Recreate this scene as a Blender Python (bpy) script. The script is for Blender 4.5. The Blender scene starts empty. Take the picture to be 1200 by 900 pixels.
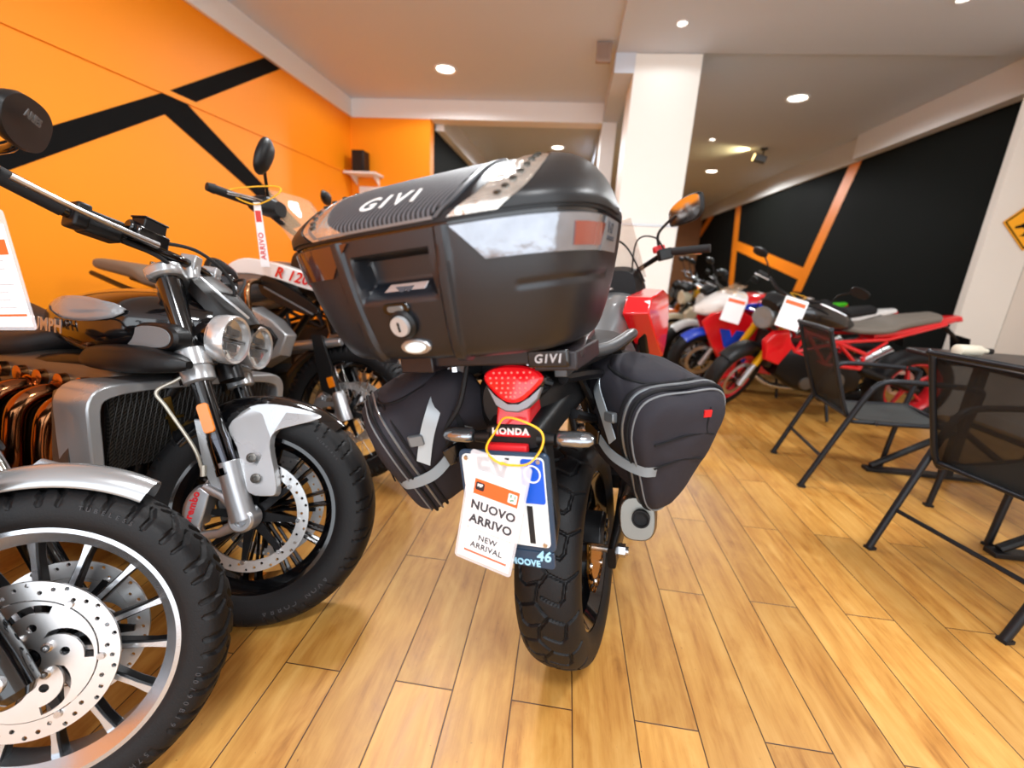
import bpy, bmesh, math, random
import numpy as np
from mathutils import Vector, Matrix
random.seed(7)
PI = math.pi
SC = bpy.context.scene
COL = SC.collection

# ------------------------------------------------------------------ camera, world, light, exposure
cam_d = bpy.data.cameras.new('camera')
cam = bpy.data.objects.new('camera', cam_d)
COL.objects.link(cam)
cam_d.sensor_width = 36.0
cam_d.lens = 15.234
cam_d.clip_start = 0.02
_r = Vector((0.99049063, 0.12455432, 0.05843405))
_d = Vector((0.08869078, -0.25336836, -0.9632956))
_f = Vector((-0.10517729, 0.95931783, -0.26200581))
CAMROT = Matrix((_r, -_d, -_f)).transposed()
cam.matrix_world = Matrix.Translation((0, 0, 1.08)) @ CAMROT.to_4x4()
cam_d.dof.use_dof = True
cam_d.dof.focus_distance = 1.0
cam_d.dof.aperture_fstop = 1.9
SC.camera = cam

SC.view_settings.view_transform = 'Standard'
SC.view_settings.look = 'None'
SC.view_settings.gamma = 1.0
SC.view_settings.use_curve_mapping = False
SC.view_settings.exposure = -0.1

world = bpy.data.worlds.new('daylight')
SC.world = world
world.use_nodes = True
bgn = world.node_tree.nodes['Background']
bgn.inputs['Color'].default_value = (0.93, 0.96, 1.0, 1)
bgn.inputs['Strength'].default_value = 1.5


def area_light(name, loc, rot, size, size_y, power, color=(1, 1, 1)):
    l = bpy.data.lights.new(name, 'AREA')
    l.shape = 'RECTANGLE'
    l.size = size
    l.size_y = size_y
    l.energy = power
    l.color = color
    o = bpy.data.objects.new(name, l)
    COL.objects.link(o)
    o.location = loc
    o.rotation_euler = rot
    return o


# daylight through the glazed shopfront behind the camera
area_light('shopfront_daylight', (0.4, -2.35, 1.6), (math.radians(90), 0, 0), 6.2, 2.6, 125, (0.86, 0.93, 1.0))
sun_d = bpy.data.lights.new('sun', 'SUN')
sun_d.energy = 0.0
DOWN_POWER = 85.0
DEEP_POWER = 330.0


# ------------------------------------------------------------------ materials
def lin(h):
    if isinstance(h, str):
        h = h.lstrip('#')
        c = [int(h[i:i + 2], 16) / 255 for i in (0, 2, 4)]
        return tuple(v / 12.92 if v <= 0.04045 else ((v + 0.055) / 1.055) ** 2.4 for v in c) + (1,)
    return tuple(h) + (1,)


_MC = {}


def mat(name, col='#808080', rough=0.5, metal=0.0, bump=0.0, bscale=150.0, coat=0.0, var=0.0, vscale=8.0, spec=0.5,
        trans=0.0, ior=1.45, emit=None, estr=0.0, alpha=1.0, coord='Object'):
    if name in _MC:
        return _MC[name]
    m = bpy.data.materials.new(name)
    m.use_nodes = True
    nt = m.node_tree
    b = nt.nodes['Principled BSDF']
    c = lin(col)
    b.inputs['Base Color'].default_value = c
    b.inputs['Roughness'].default_value = rough
    b.inputs['Metallic'].default_value = metal
    b.inputs['Specular IOR Level'].default_value = spec
    b.inputs['Coat Weight'].default_value = coat
    b.inputs['Coat Roughness'].default_value = 0.04
    b.inputs['Transmission Weight'].default_value = trans
    b.inputs['IOR'].default_value = ior
    b.inputs['Alpha'].default_value = alpha
    if emit:
        b.inputs['Emission Color'].default_value = lin(emit)
        b.inputs['Emission Strength'].default_value = estr
    tc = nt.nodes.new('ShaderNodeTexCoord')
    n = nt.nodes.new('ShaderNodeTexNoise')
    n.inputs['Scale'].default_value = vscale
    n.inputs['Detail'].default_value = 3.0
    nt.links.new(tc.outputs[coord], n.inputs['Vector'])
    # gentle roughness variation everywhere: nothing is perfectly even
    mr = nt.nodes.new('ShaderNodeMapRange')
    mr.inputs['To Min'].default_value = max(0.02, rough - 0.05)
    mr.inputs['To Max'].default_value = min(1.0, rough + 0.06)
    nt.links.new(n.outputs['Fac'], mr.inputs['Value'])
    nt.links.new(mr.outputs['Result'], b.inputs['Roughness'])
    if var > 0:
        mx = nt.nodes.new('ShaderNodeMix')
        mx.data_type = 'RGBA'
        mx.inputs[6].default_value = tuple(max(0, v * (1 - var)) for v in c[:3]) + (1,)
        mx.inputs[7].default_value = tuple(min(1, v * (1 + var)) for v in c[:3]) + (1,)
        nt.links.new(n.outputs['Fac'], mx.inputs[0])
        nt.links.new(mx.outputs[2], b.inputs['Base Color'])
    if bump > 0:
        n2 = nt.nodes.new('ShaderNodeTexNoise')
        n2.inputs['Scale'].default_value = bscale
        n2.inputs['Detail'].default_value = 2.0
        nt.links.new(tc.outputs[coord], n2.inputs['Vector'])
        bp = nt.nodes.new('ShaderNodeBump')
        bp.inputs['Strength'].default_value = bump
        bp.inputs['Distance'].default_value = 0.002
        nt.links.new(n2.outputs['Fac'], bp.inputs['Height'])
        nt.links.new(bp.outputs['Normal'], b.inputs['Normal'])
    _MC[name] = m
    return m


def mat_stripes(name, c1, c2, scale, rot, rough=0.35, thr=0.5, metal=0.0):
    """fine parallel lines, used for the carbon weave, the radiator mesh and sling fabric"""
    if name in _MC:
        return _MC[name]
    m = mat(name, c1, rough, metal)
    nt = m.node_tree
    b = nt.nodes['Principled BSDF']
    tc = nt.nodes.new('ShaderNodeTexCoord')
    mp = nt.nodes.new('ShaderNodeMapping')
    mp.inputs['Rotation'].default_value = rot
    w = nt.nodes.new('ShaderNodeTexWave')
    w.inputs['Scale'].default_value = scale
    w.inputs['Distortion'].default_value = 0.0
    nt.links.new(tc.outputs['Object'], mp.inputs['Vector'])
    nt.links.new(mp.outputs['Vector'], w.inputs['Vector'])
    mx = nt.nodes.new('ShaderNodeMix')
    mx.data_type = 'RGBA'
    mx.inputs[6].default_value = lin(c1)
    mx.inputs[7].default_value = lin(c2)
    nt.links.new(w.outputs['Fac'], mx.inputs[0])
    nt.links.new(mx.outputs[2], b.inputs['Base Color'])
    bp = nt.nodes.new('ShaderNodeBump')
    bp.inputs['Strength'].default_value = 0.5
    bp.inputs['Distance'].default_value = 0.001
    nt.links.new(w.outputs['Fac'], bp.inputs['Height'])
    nt.links.new(bp.outputs['Normal'], b.inputs['Normal'])
    return m


M_BLK = mat('black_plastic', '#0d0e10', 0.42, spec=.4, bump=0.12, bscale=900)
M_BLKG = mat('gloss_black', '#08080a', 0.12, coat=0.6)
M_BLKM = mat('satin_black_metal', '#141416', 0.32, metal=0.4)
M_DARK = mat('dark_frame', '#0d0d0f', 0.5)
M_RUB = mat('tyre_rubber', '#0e0e10', 0.55, spec=.35, bump=0.25, bscale=260, var=0.3, vscale=14)
M_RUBD = mat('tyre_sidewall', '#232326', 0.6, bump=0.15, bscale=300, var=0.4, vscale=22)
M_GRIP = mat('grip_rubber', '#101012', 0.7, bump=0.4, bscale=420)
M_CHROME = mat('chrome', '#e6e6e6', 0.08, metal=1.0)
M_STEEL = mat('brushed_steel', '#c9cacc', 0.26, metal=1.0, bump=0.06, bscale=700)
M_ALU = mat('cast_aluminium', '#b9bbbf', 0.36, metal=0.85, bump=0.1, bscale=500)
M_ALUD = mat('dark_cast_aluminium', '#6c6a66', 0.4, metal=0.85, bump=0.2, bscale=300)
M_SILVER = mat('silver_paint', '#a8aaac', 0.28, metal=0.55, coat=0.6)
M_WHITE = mat('white_paint', '#e8e8e6', 0.25, coat=0.5)
M_RED = mat('red_paint', '#d0141c', 0.22, coat=0.6)
M_REDT = mat('red_plastic', '#c81a22', 0.4)
M_YEL = mat('gold_yellow', '#dba514', 0.3, metal=0.3)
M_BLUE = mat('blue_paint', '#1c3fb4', 0.25, coat=0.5)
M_GREEN = mat('green_paint', '#4fc42a', 0.25, coat=0.5)
M_GREYP = mat('grey_paint', '#6d7174', 0.3, metal=0.4, coat=0.5)
M_BRONZE = mat('bronze_metal', '#a8744a', 0.22, metal=1.0)
M_GOLD = mat('gold_anodised', '#c59a4a', 0.3, metal=1.0)
M_AMBER = mat('amber_reflector', '#e07a10', 0.2, coat=0.5)
M_LENS = mat('clear_lens', '#dfe3e6', 0.04, alpha=.12)
M_SEAT = mat('seat_vinyl', '#161618', 0.55, spec=.4, bump=0.3, bscale=350)
M_SEATG = mat('grey_seat_vinyl', '#6e675e', 0.6, bump=0.3, bscale=350)
M_PAPER = mat('white_card', '#f1f1f3', 0.6)
M_PRINT = mat('dark_print', '#3a3a40', 0.6)
M_ORPRINT = mat('orange_print', '#e8622a', 0.55)
M_SCREEN = mat('clear_screen', '#c9a888', 0.05, alpha=.26)  # tan tint puts the orange wall's reflection into the clear screen
M_DISC = mat('disc_steel', '#dcdcdc', 0.36, metal=1.0, bump=0.05, bscale=900)
M_HOLE = mat('dark_hole', '#050506', 0.8)


# ------------------------------------------------------------------ geometry toolkit
def cr(pts, n=8, closed=False):
    """Catmull-Rom resample"""
    P = [np.array(p, float) for p in pts]
    out = []
    L = len(P)
    rng = range(L) if closed else range(L - 1)
    for i in rng:
        p0 = P[(i - 1) % L] if (closed or i > 0) else 2 * P[0] - P[1]
        p1 = P[i]
        p2 = P[(i + 1) % L]
        p3 = P[(i + 2) % L] if (closed or i + 2 < L) else 2 * P[-1] - P[-2]
        for k in range(n):
            t = k / n
            out.append(0.5 * ((2 * p1) + (-p0 + p2) * t + (2 * p0 - 5 * p1 + 4 * p2 - p3) * t * t + (-p0 + 3 * p1 - 3 * p2 + p3) * t ** 3))
    if not closed:
        out.append(P[-1])
    return [tuple(o) for o in out]


def sring(a, b, n=2.5, count=32, ph=0.0):
    o = []
    for i in range(count):
        t = 2 * PI * i / count + ph
        c, s = math.cos(t), math.sin(t)
        o.append((a * math.copysign(abs(c) ** (2 / n), c), b * math.copysign(abs(s) ** (2 / n), s)))
    return o


def rrect(w, h, r, n=5):
    o = []
    for cx, cy, a0 in ((w / 2 - r, h / 2 - r, 0), (-w / 2 + r, h / 2 - r, 90), (-w / 2 + r, -h / 2 + r, 180), (w / 2 - r, -h / 2 + r, 270)):
        for k in range(n + 1):
            a = math.radians(a0 + 90 * k / n)
            o.append((cx + r * math.cos(a), cy + r * math.sin(a)))
    return o


def frame_to(a, b):
    """matrix whose Z axis runs from a to b, origin a"""
    a, b = Vector(a), Vector(b)
    q = (b - a).to_track_quat('Z', 'Y')
    return Matrix.Translation(a) @ q.to_matrix().to_4x4()


def axes(o, ux, uy):
    """matrix: local x -> ux, local y -> uy"""
    ux = Vector(ux).normalized()
    uy = Vector(uy)
    uy = (uy - ux * uy.dot(ux)).normalized()
    uz = ux.cross(uy)
    m = Matrix((ux, uy, uz)).transposed().to_4x4()
    m.translation = Vector(o)
    return m


def T(x, y, z):
    return Matrix.Translation((x, y, z))


def RX(a):
    return Matrix.Rotation(a, 4, 'X')


def RY(a):
    return Matrix.Rotation(a, 4, 'Y')


def RZ(a):
    return Matrix.Rotation(a, 4, 'Z')


class G:
    def __init__(s):
        s.bm = bmesh.new()

    def face(s, vs):
        try:
            return s.bm.faces.new(vs)
        except ValueError:
            return None

    def verts(s, pts, M=None):
        return [s.bm.verts.new(M @ Vector(p) if M else Vector(p)) for p in pts]

    def loft(s, rings, closed=True, cap=True, M=None):
        R = [s.verts(r, M) for r in rings]
        n = len(R[0])
        for i in range(len(R) - 1):
            for j in range(n if closed else n - 1):
                k = (j + 1) % n
                s.face((R[i][j], R[i][k], R[i + 1][k], R[i + 1][j]))
        if cap and closed:
            s.face(list(reversed(R[0])))
            s.face(R[-1])
        return s

    def box(s, c, d, M=None, R=None):
        x, y, z = d[0] / 2, d[1] / 2, d[2] / 2
        m = T(*c) @ R if R else T(*c)
        if M:
            m = M @ m
        a = [(-x, -y), (x, -y), (x, y), (-x, y)]
        return s.loft([[(p[0], p[1], -z) for p in a], [(p[0], p[1], z) for p in a]], M=m)

    def tube(s, pts, r, seg=10, cap=True, M=None, closed=False):
        P = [Vector(p) for p in pts]
        n = len(P)
        rr = r if isinstance(r, (list, tuple)) else [r] * n
        if len(rr) != n:
            rr = list(np.interp(np.linspace(0, 1, n), np.linspace(0, 1, len(rr)), rr))
        t0 = (P[1] - P[0]).normalized()
        up = Vector((0, 0, 1)) if abs(t0.z) < 0.9 else Vector((1, 0, 0))
        u = t0.cross(up).normalized()
        rings = []
        for i in range(n):
            if closed:
                t = P[(i + 1) % n] - P[i - 1]
            else:
                t = P[min(i + 1, n - 1)] - P[max(i - 1, 0)]
            t.normalize()
            u = (u - t * u.dot(t))
            u.normalize()
            v = t.cross(u)
            rings.append([P[i] + (u * math.cos(2 * PI * k / seg) + v * math.sin(2 * PI * k / seg)) * rr[i] for k in range(seg)])
        if closed:
            rings.append(rings[0])
        return s.loft(rings, cap=cap and not closed, M=M)

    def cyl(s, a, b, r, r2=None, seg=20, M=None):
        return s.tube([a, b], [r, r if r2 is None else r2], seg, M=M)

    def lathe(s, prof, seg=48, M=None, closed=False):
        """prof: (axial, radius) pairs, spun about X"""
        rings = []
        for i in range(seg):
            t = 2 * PI * i / seg
            rings.append([(a, r * math.sin(t), r * math.cos(t)) for a, r in prof])
        rings.append(rings[0])
        R = [s.verts(r, M) for r in rings[:-1]]
        R.append(R[0])
        n = len(prof)
        for i in range(seg):
            for j in range(n if closed else n - 1):
                k = (j + 1) % n
                s.face((R[i][j], R[i][k], R[i + 1][k], R[i + 1][j]))
        return s

    def prism(s, outline, t, M=None, chamfer=0.0):
        """outline in local XY, thickness t centred on Z"""
        if chamfer:
            cx = sum(p[0] for p in outline) / len(outline)
            cy = sum(p[1] for p in outline) / len(outline)
            ins = []
            for x, y in outline:
                d = math.hypot(x - cx, y - cy) or 1
                f = max(0.0, 1 - chamfer / d)
                ins.append((cx + (x - cx) * f, cy + (y - cy) * f))
            rings = [[(x, y, -t / 2) for x, y in ins], [(x, y, -t / 2 + chamfer) for x, y in outline],
                     [(x, y, t / 2 - chamfer) for x, y in outline], [(x, y, t / 2) for x, y in ins]]
        else:
            rings = [[(x, y, -t / 2) for x, y in outline], [(x, y, t / 2) for x, y in outline]]
        return s.loft(rings, M=M)

    def body(s, secs, n=2.6, count=28, steps=6, M=None, axis='Y'):
        """smooth hull through sections (pos, halfwidth, zlow, zhigh[, xoff[, exp]]) along Y"""
        full = [tuple(q) + (0.0,) * (5 - len(q)) if len(q) < 5 else tuple(q) for q in secs]
        full = [q if len(q) > 5 else q + (n,) for q in full]
        S = cr(full, steps) if len(full) > 2 else full
        rings = []
        for y, w, z0, z1, xo, e in S:
            w = max(w, 0.002)
            h = max((z1 - z0) / 2, 0.002)
            rings.append([(xo + a, y, (z0 + z1) / 2 + b) for a, b in sring(w, h, e, count)])
        return s.loft(rings, M=M)

    def ball(s, c, r, seg=20, rings=12, M=None):
        if not isinstance(r, (list, tuple)):
            r = (r, r, r)
        rr = []
        for i in range(1, rings):
            p = PI * i / rings
            rr.append([(c[0] + r[0] * math.sin(p) * math.cos(2 * PI * k / seg), c[1] + r[1] * math.sin(p) * math.sin(2 * PI * k / seg), c[2] - r[2] * math.cos(p)) for k in range(seg)])
        return s.loft(rr, M=M)

    def add_text(s, txt, size, depth=0.0006, M=None, bold=0.0, shear=0.0, xs=1.0, sp=1.06):
        cu = bpy.data.curves.new('lettering', 'FONT')
        cu.body = txt
        cu.size = size
        cu.align_x = 'CENTER'
        cu.align_y = 'CENTER'
        cu.extrude = depth
        cu.offset = bold
        cu.shear = shear
        cu.space_character = sp
        cu.resolution_u = 3
        ob = bpy.data.objects.new('lettering_tmp', cu)
        me = bpy.data.meshes.new_from_object(ob)
        m = (M or Matrix.Identity(4)) @ Matrix.Diagonal((xs, 1, 1, 1))
        me.transform(m)
        s.bm.from_mesh(me)
        bpy.data.objects.remove(ob)
        bpy.data.curves.remove(cu)
        bpy.data.meshes.remove(me)
        return s

    def build(s, name, material, parent=None, M=None, bev=0.0, ang=38, sub=0, solid=0.0, bseg=2, smooth=True):
        bm = s.bm
        bmesh.ops.recalc_face_normals(bm, faces=bm.faces)
        if M:
            bm.transform(M)
        me = bpy.data.meshes.new(name)
        bm.to_mesh(me)
        bm.free()
        if smooth:
            me.polygons.foreach_set('use_smooth', [True] * len(me.polygons))
            me.set_sharp_from_angle(angle=math.radians(ang))
        me.materials.append(material)
        o = bpy.data.objects.new(name, me)
        COL.objects.link(o)
        if parent:
            o.parent = parent
        if solid:
            md = o.modifiers.new('thickness', 'SOLIDIFY')
            md.thickness = solid
            md.offset = 0
        if bev:
            md = o.modifiers.new('edges', 'BEVEL')
            md.width = bev
            md.segments = bseg
            md.limit_method = 'ANGLE'
            md.angle_limit = math.radians(40)
        if sub:
            md = o.modifiers.new('smooth', 'SUBSURF')
            md.levels = sub
            md.render_levels = sub
        return o


def thing(name, label, cat, loc=(0, 0, 0), yaw=0.0, lean=0.0, pitch=0.0, group=None):
    o = bpy.data.objects.new(name, None)
    COL.objects.link(o)
    o.empty_display_size = 0.1
    o.location = loc
    o.rotation_euler = (pitch, -lean, -yaw)
    o['label'] = label
    o['category'] = cat
    if group:
        o['group'] = group
    return o


def tag(o, label, cat, group=None):
    o['label'] = label
    o['category'] = cat
    if group:
        o['group'] = group
    return o


def plabel(o, text):
    o['label'] = text
    return o


def struct(o):
    o['kind'] = 'structure'
    return o


# ------------------------------------------------------------------ room shell
CEIL = 3.0
XL, XR, YB = -2.93, 3.72, 5.9
YF = -2.6
YEND = 14.0


def floor_mat():
    m = bpy.data.materials.new('maple_planks')
    m.use_nodes = True
    nt = m.node_tree
    N, L = nt.nodes, nt.links
    b = N['Principled BSDF']
    tc = N.new('ShaderNodeTexCoord')
    sp = N.new('ShaderNodeSeparateXYZ')
    L.new(tc.outputs['Object'], sp.inputs[0])

    def math_(op, a, bb=None, clamp=False):
        n = N.new('ShaderNodeMath')
        n.operation = op
        n.use_clamp = clamp
        for i, v in enumerate((a, bb)):
            if v is None:
                continue
            if isinstance(v, (int, float)):
                n.inputs[i].default_value = v
            else:
                L.new(v, n.inputs[i])
        return n.outputs[0]
    W = 0.1557
    u = math_('DIVIDE', math_('SUBTRACT', sp.outputs['X'], 0.109), W)
    iu = math_('FLOOR', u)
    fu = math_('FRACT', u)
    par = math_('MODULO', math_('ADD', iu, 400.0), 2.0)
    # joints at 0.867 for odd planks, half a length further for even ones
    v = math_('SUBTRACT', math_('DIVIDE', math_('SUBTRACT', sp.outputs['Y'], 1.3645), 0.995), math_('MULTIPLY', par, 0.5))
    iv = math_('FLOOR', v)
    fv = math_('FRACT', v)
    eu = math_('MULTIPLY', math_('MINIMUM', fu, math_('SUBTRACT', 1.0, fu)), W)
    ev = math_('MULTIPLY', math_('MINIMUM', fv, math_('SUBTRACT', 1.0, fv)), 0.995)
    e = math_('MINIMUM', eu, ev)
    gap = N.new('ShaderNodeMapRange')
    gap.inputs['From Min'].default_value = 0.0009
    gap.inputs['From Max'].default_value = 0.0022
    L.new(e, gap.inputs['Value'])
    cid = N.new('ShaderNodeCombineXYZ')
    L.new(iu, cid.inputs[0])
    L.new(iv, cid.inputs[1])
    wn = N.new('ShaderNodeTexWhiteNoise')
    wn.noise_dimensions = '3D'
    L.new(cid.outputs[0], wn.inputs['Vector'])
    # grain, stretched along the plank and shifted per plank
    off = N.new('ShaderNodeVectorMath')
    off.operation = 'MULTIPLY_ADD'
    L.new(wn.outputs['Color'], off.inputs[0])
    off.inputs[1].default_value = (7, 7, 7)
    L.new(tc.outputs['Object'], off.inputs[2])
    mp = N.new('ShaderNodeMapping')
    mp.inputs['Scale'].default_value = (26, 1.6, 1)
    L.new(off.outputs[0], mp.inputs[0])
    g1 = N.new('ShaderNodeTexNoise')
    g1.inputs['Scale'].default_value = 1.6
    g1.inputs['Detail'].default_value = 7
    g1.inputs['Roughness'].default_value = 0.62
    L.new(mp.outputs[0], g1.inputs['Vector'])
    mp2 = N.new('ShaderNodeMapping')
    mp2.inputs['Scale'].default_value = (9, 3.2, 1)
    L.new(off.outputs[0], mp2.inputs[0])
    g2 = N.new('ShaderNodeTexNoise')
    g2.inputs['Scale'].default_value = 1.3
    g2.inputs['Detail'].default_value = 5
    g2.inputs['Roughness'].default_value = 0.6
    g2.inputs['Distortion'].default_value = 0.8
    L.new(mp2.outputs[0], g2.inputs['Vector'])
    cr1 = N.new('ShaderNodeValToRGB')
    els = cr1.color_ramp.elements
    els[0].position, els[0].color = 0.30, lin('#835019')
    els[1].position, els[1].color = 0.66, lin('#cf9f56')
    q = els.new(0.42)
    q.color = lin('#b07934')
    q = els.new(0.53)
    q.color = lin('#c28e44')
    mixv = math_('ADD', math_('MULTIPLY', g1.outputs['Fac'], 0.45), math_('MULTIPLY', g2.outputs['Fac'], 0.55))
    L.new(mixv, cr1.inputs[0])
    hv = N.new('ShaderNodeHueSaturation')
    L.new(cr1.outputs[0], hv.inputs['Color'])
    mr = N.new('ShaderNodeMapRange')
    mr.inputs['To Min'].default_value = 0.84
    mr.inputs['To Max'].default_value = 1.12
    L.new(wn.outputs['Value'], mr.inputs['Value'])
    L.new(mr.outputs[0], hv.inputs['Value'])
    hv.inputs['Saturation'].default_value = 1.0
    # dark specks and scuffs
    sn = N.new('ShaderNodeTexNoise')
    sn.inputs['Scale'].default_value = 90
    sn.inputs['Detail'].default_value = 4
    L.new(tc.outputs['Object'], sn.inputs['Vector'])
    sr = N.new('ShaderNodeMapRange')
    sr.inputs['From Min'].default_value = 0.70
    sr.inputs['From Max'].default_value = 0.76
    L.new(sn.outputs['Fac'], sr.inputs['Value'])
    mxs = N.new('ShaderNodeMix')
    mxs.data_type = 'RGBA'
    L.new(math_('MULTIPLY', sr.outputs[0], 0.5), mxs.inputs[0])
    L.new(hv.outputs[0], mxs.inputs[6])
    mxs.inputs[7].default_value = lin('#6a3d18')
    mxg = N.new('ShaderNodeMix')
    mxg.data_type = 'RGBA'
    L.new(gap.outputs[0], mxg.inputs[0])
    mxg.inputs[6].default_value = lin('#3a1f10')
    L.new(mxs.outputs[2], mxg.inputs[7])
    L.new(mxg.outputs[2], b.inputs['Base Color'])
    rr = N.new('ShaderNodeMapRange')
    rr.inputs['To Min'].default_value = 0.30
    rr.inputs['To Max'].default_value = 0.52
    L.new(g2.outputs['Fac'], rr.inputs['Value'])
    L.new(rr.outputs[0], b.inputs['Roughness'])
    bp = N.new('ShaderNodeBump')
    bp.inputs['Strength'].default_value = 0.35
    bp.inputs['Distance'].default_value = 0.002
    L.new(gap.outputs[0], bp.inputs['Height'])
    L.new(bp.outputs[0], b.inputs['Normal'])
    return m


M_FLOOR = floor_mat()
M_ORANGE = mat('orange_wall_paint', '#fb9200', 0.55, bump=0.05, bscale=60, var=0.04, vscale=1.5)
M_STRIPE = mat('black_wall_paint', '#0b0b0b', 0.85, spec=.15, bump=0.05, bscale=60)
M_BLKWALL = mat('black_wall', '#0c0e0b', 0.85, spec=.15, var=0.25, vscale=1.2)
M_CEIL = mat('ceiling_plaster', '#cfd8e4', 0.8, bump=0.04, bscale=40)
M_TRIMW = mat('white_trim', '#ececec', 0.6)
M_COLW = mat('column_plaster', '#efeee8', 0.6, bump=0.05, bscale=50)
M_PIER = mat('pier_plaster', '#d9d2c8', 0.65, bump=0.06, bscale=50, var=0.04, vscale=2)
M_ORLINE = mat('orange_line_paint', '#f08410', 0.5)


def slab(name, x0, x1, y0, y1, z0, z1, m, bev=0.0):
    return struct(G().box(((x0 + x1) / 2, (y0 + y1) / 2, (z0 + z1) / 2), (x1 - x0, y1 - y0, z1 - z0)).build(name, m, bev=bev))


slab('floor', XL - 0.3, XR + 0.3, YF, YEND, -0.12, 0.0, M_FLOOR)
slab('ceiling', XL - 0.3, XR + 0.3, YF, YEND, CEIL, CEIL + 0.15, M_CEIL)
slab('wall_left', XL - 0.15, XL, YF, YB + 0.15, 0.0, 3.0, M_ORANGE)
slab('wall_back', XL, -1.87, YB, YB + 0.15, 0.0, 3.0, M_ORANGE)
slab('wall_right', XR, XR + 0.15, 4.2, YEND, 0.0, 3.0, M_BLKWALL)
slab('wall_right_front', XR, XR + 0.15, YF, 4.2, 0.0, 3.0, M_PIER)
slab('wall_far', XL, XR, YEND - 0.1, YEND, 0.0, 3.0, mat('far_wall_paint', '#8a5a34', 0.7))
slab('wall_passage', -2.05, -1.87, YB + 0.15, YEND, 0.0, 3.0, M_BLKWALL)
# shopfront: low sill, posts and head around the daylight opening behind the camera
slab('trim_1', XL - 0.15, XR + 0.15, YF - 0.1, YF, 0.0, 0.25, M_TRIMW)
slab('trim_2', XL - 0.15, XR + 0.15, YF - 0.1, YF, 2.9, 3.15, M_TRIMW)
# white downstand bands below the ceiling
slab('trim_3', XL, XL + 0.035, YF, YB, 2.79, 3.0, M_TRIMW, 0.004)
slab('trim_4', XL + 0.035, 0.25, YB - 0.02, YB + 0.22, 2.785, 3.0, M_TRIMW, 0.004)
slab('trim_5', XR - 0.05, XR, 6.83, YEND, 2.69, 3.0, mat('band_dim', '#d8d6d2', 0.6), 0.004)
slab('trim_6', XR - 0.12, XR, YF, 6.83, 2.70, 3.0, M_TRIMW, 0.004)
slab('trim_7', -1.87, -1.76, YB + 0.22, YEND, 2.72, 3.0, M_TRIMW)
# bulkhead running down the room and the lower soffit in front of the column
slab('trim_8', 0.25, 0.43, 4.54, YEND, 2.80, 3.0, M_CEIL)
slab('trim_9', 0.25, XR - 0.12, 0.9, 4.54, 2.955, 3.0, M_CEIL)
slab('column', 0.42, 1.0, 4.54, 5.05, 0.0, 2.955, M_COLW, 0.006)
slab('trim_10', 0.25, 0.42, 5.9, 6.2, 0.0, 2.8, M_TRIMW)
slab('pillar', 3.37, XR, 4.2, 4.27, 0.0, 3.0, M_PIER, 0.004)


def wall_poly(name, pts, xw, t, m):
    """painted shape on a side wall, pts in (y, z)"""
    g = G()
    g.loft([[(xw, y, z) for y, z in pts], [(xw + t, y, z) for y, z in pts]])
    return struct(g.build(name, m, smooth=False))


# black painted bands and the raised batten on the orange wall
wall_poly('wall_stripe_1', [(1.55, 1.245), (1.55, 1.11), (2.09, 1.392), (3.11, 1.965), (4.51, 2.786), (4.28, 2.786), (3.20, 2.150), (2.09, 1.53)], XL, 0.004, M_STRIPE)
wall_poly('wall_stripe_2', [(3.06, 2.0), (3.34, 2.10), (4.16, 1.66), (4.70, 1.37), (4.52, 1.32), (3.95, 1.60)], XL, 0.003, M_STRIPE)
wall_poly('wall_batten', [(YF, 2.105), (YB, 2.105), (YB, 2.14), (YF, 2.14)], XL, 0.012, M_ORANGE)
# orange lines painted on the black wall
wall_poly('wall_line_1', [(6.82, 2.70), (7.08, 2.70), (7.86, 0.95), (7.60, 0.95)], XR, -0.004, M_ORLINE)
wall_poly('wall_line_2', [(11.3, 2.69), (11.0, 2.69), (10.55, 0.9), (10.85, 0.9)], XR, -0.004, M_ORLINE)
wall_poly('wall_line_3', [(10.95, 1.95), (10.90, 1.74), (7.66, 1.12), (7.66, 1.32)], XR, -0.005, M_ORLINE)
wall_poly('wall_line_4', [(13.4, 2.69), (12.9, 2.69), (13.85, 2.2), (13.98, 2.4)], XR, -0.004, M_ORLINE)
# dark skirting boards
slab('baseboard_left', XL, XL + 0.015, YF, YB, 0.0, 0.09, M_ORANGE)
slab('baseboard_right', XR - 0.015, XR, YF, 4.2, 0.0, 0.09, M_PIER)


# ------------------------------------------------------------------ wheels
def plate(outlines, t, M=None):
    """flat plate with holes: the first outline is the rim, the rest are cut out of it"""
    cu = bpy.data.curves.new('plate_tmp', 'CURVE')
    cu.dimensions = '2D'
    cu.fill_mode = 'BOTH'
    cu.extrude = t / 2
    for ol in outlines:
        sp = cu.splines.new('POLY')
        sp.points.add(len(ol) - 1)
        for p, q in zip(sp.points, ol):
            p.co = (q[0], q[1], 0, 1)
        sp.use_cyclic_u = True
    ob = bpy.data.objects.new('plate_tmp', cu)
    me = bpy.data.meshes.new_from_object(ob)
    if M:
        me.transform(M)
    g = G()
    g.bm.from_mesh(me)
    bmesh.ops.remove_doubles(g.bm, verts=g.bm.verts, dist=1e-6)
    bpy.data.objects.remove(ob)
    bpy.data.curves.remove(cu)
    bpy.data.meshes.remove(me)
    return g


def circ(r, n=32, c=(0, 0), ph=0.0):
    return [(c[0] + r * math.cos(ph + 2 * PI * i / n), c[1] + r * math.sin(ph + 2 * PI * i / n)) for i in range(n)]


def WX(x=0.0):
    """plate plane -> wheel plane (local x -> Y, local y -> Z, thickness along X)"""
    return axes((x, 0, 0), (0, 1, 0), (0, 0, 1))


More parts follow.
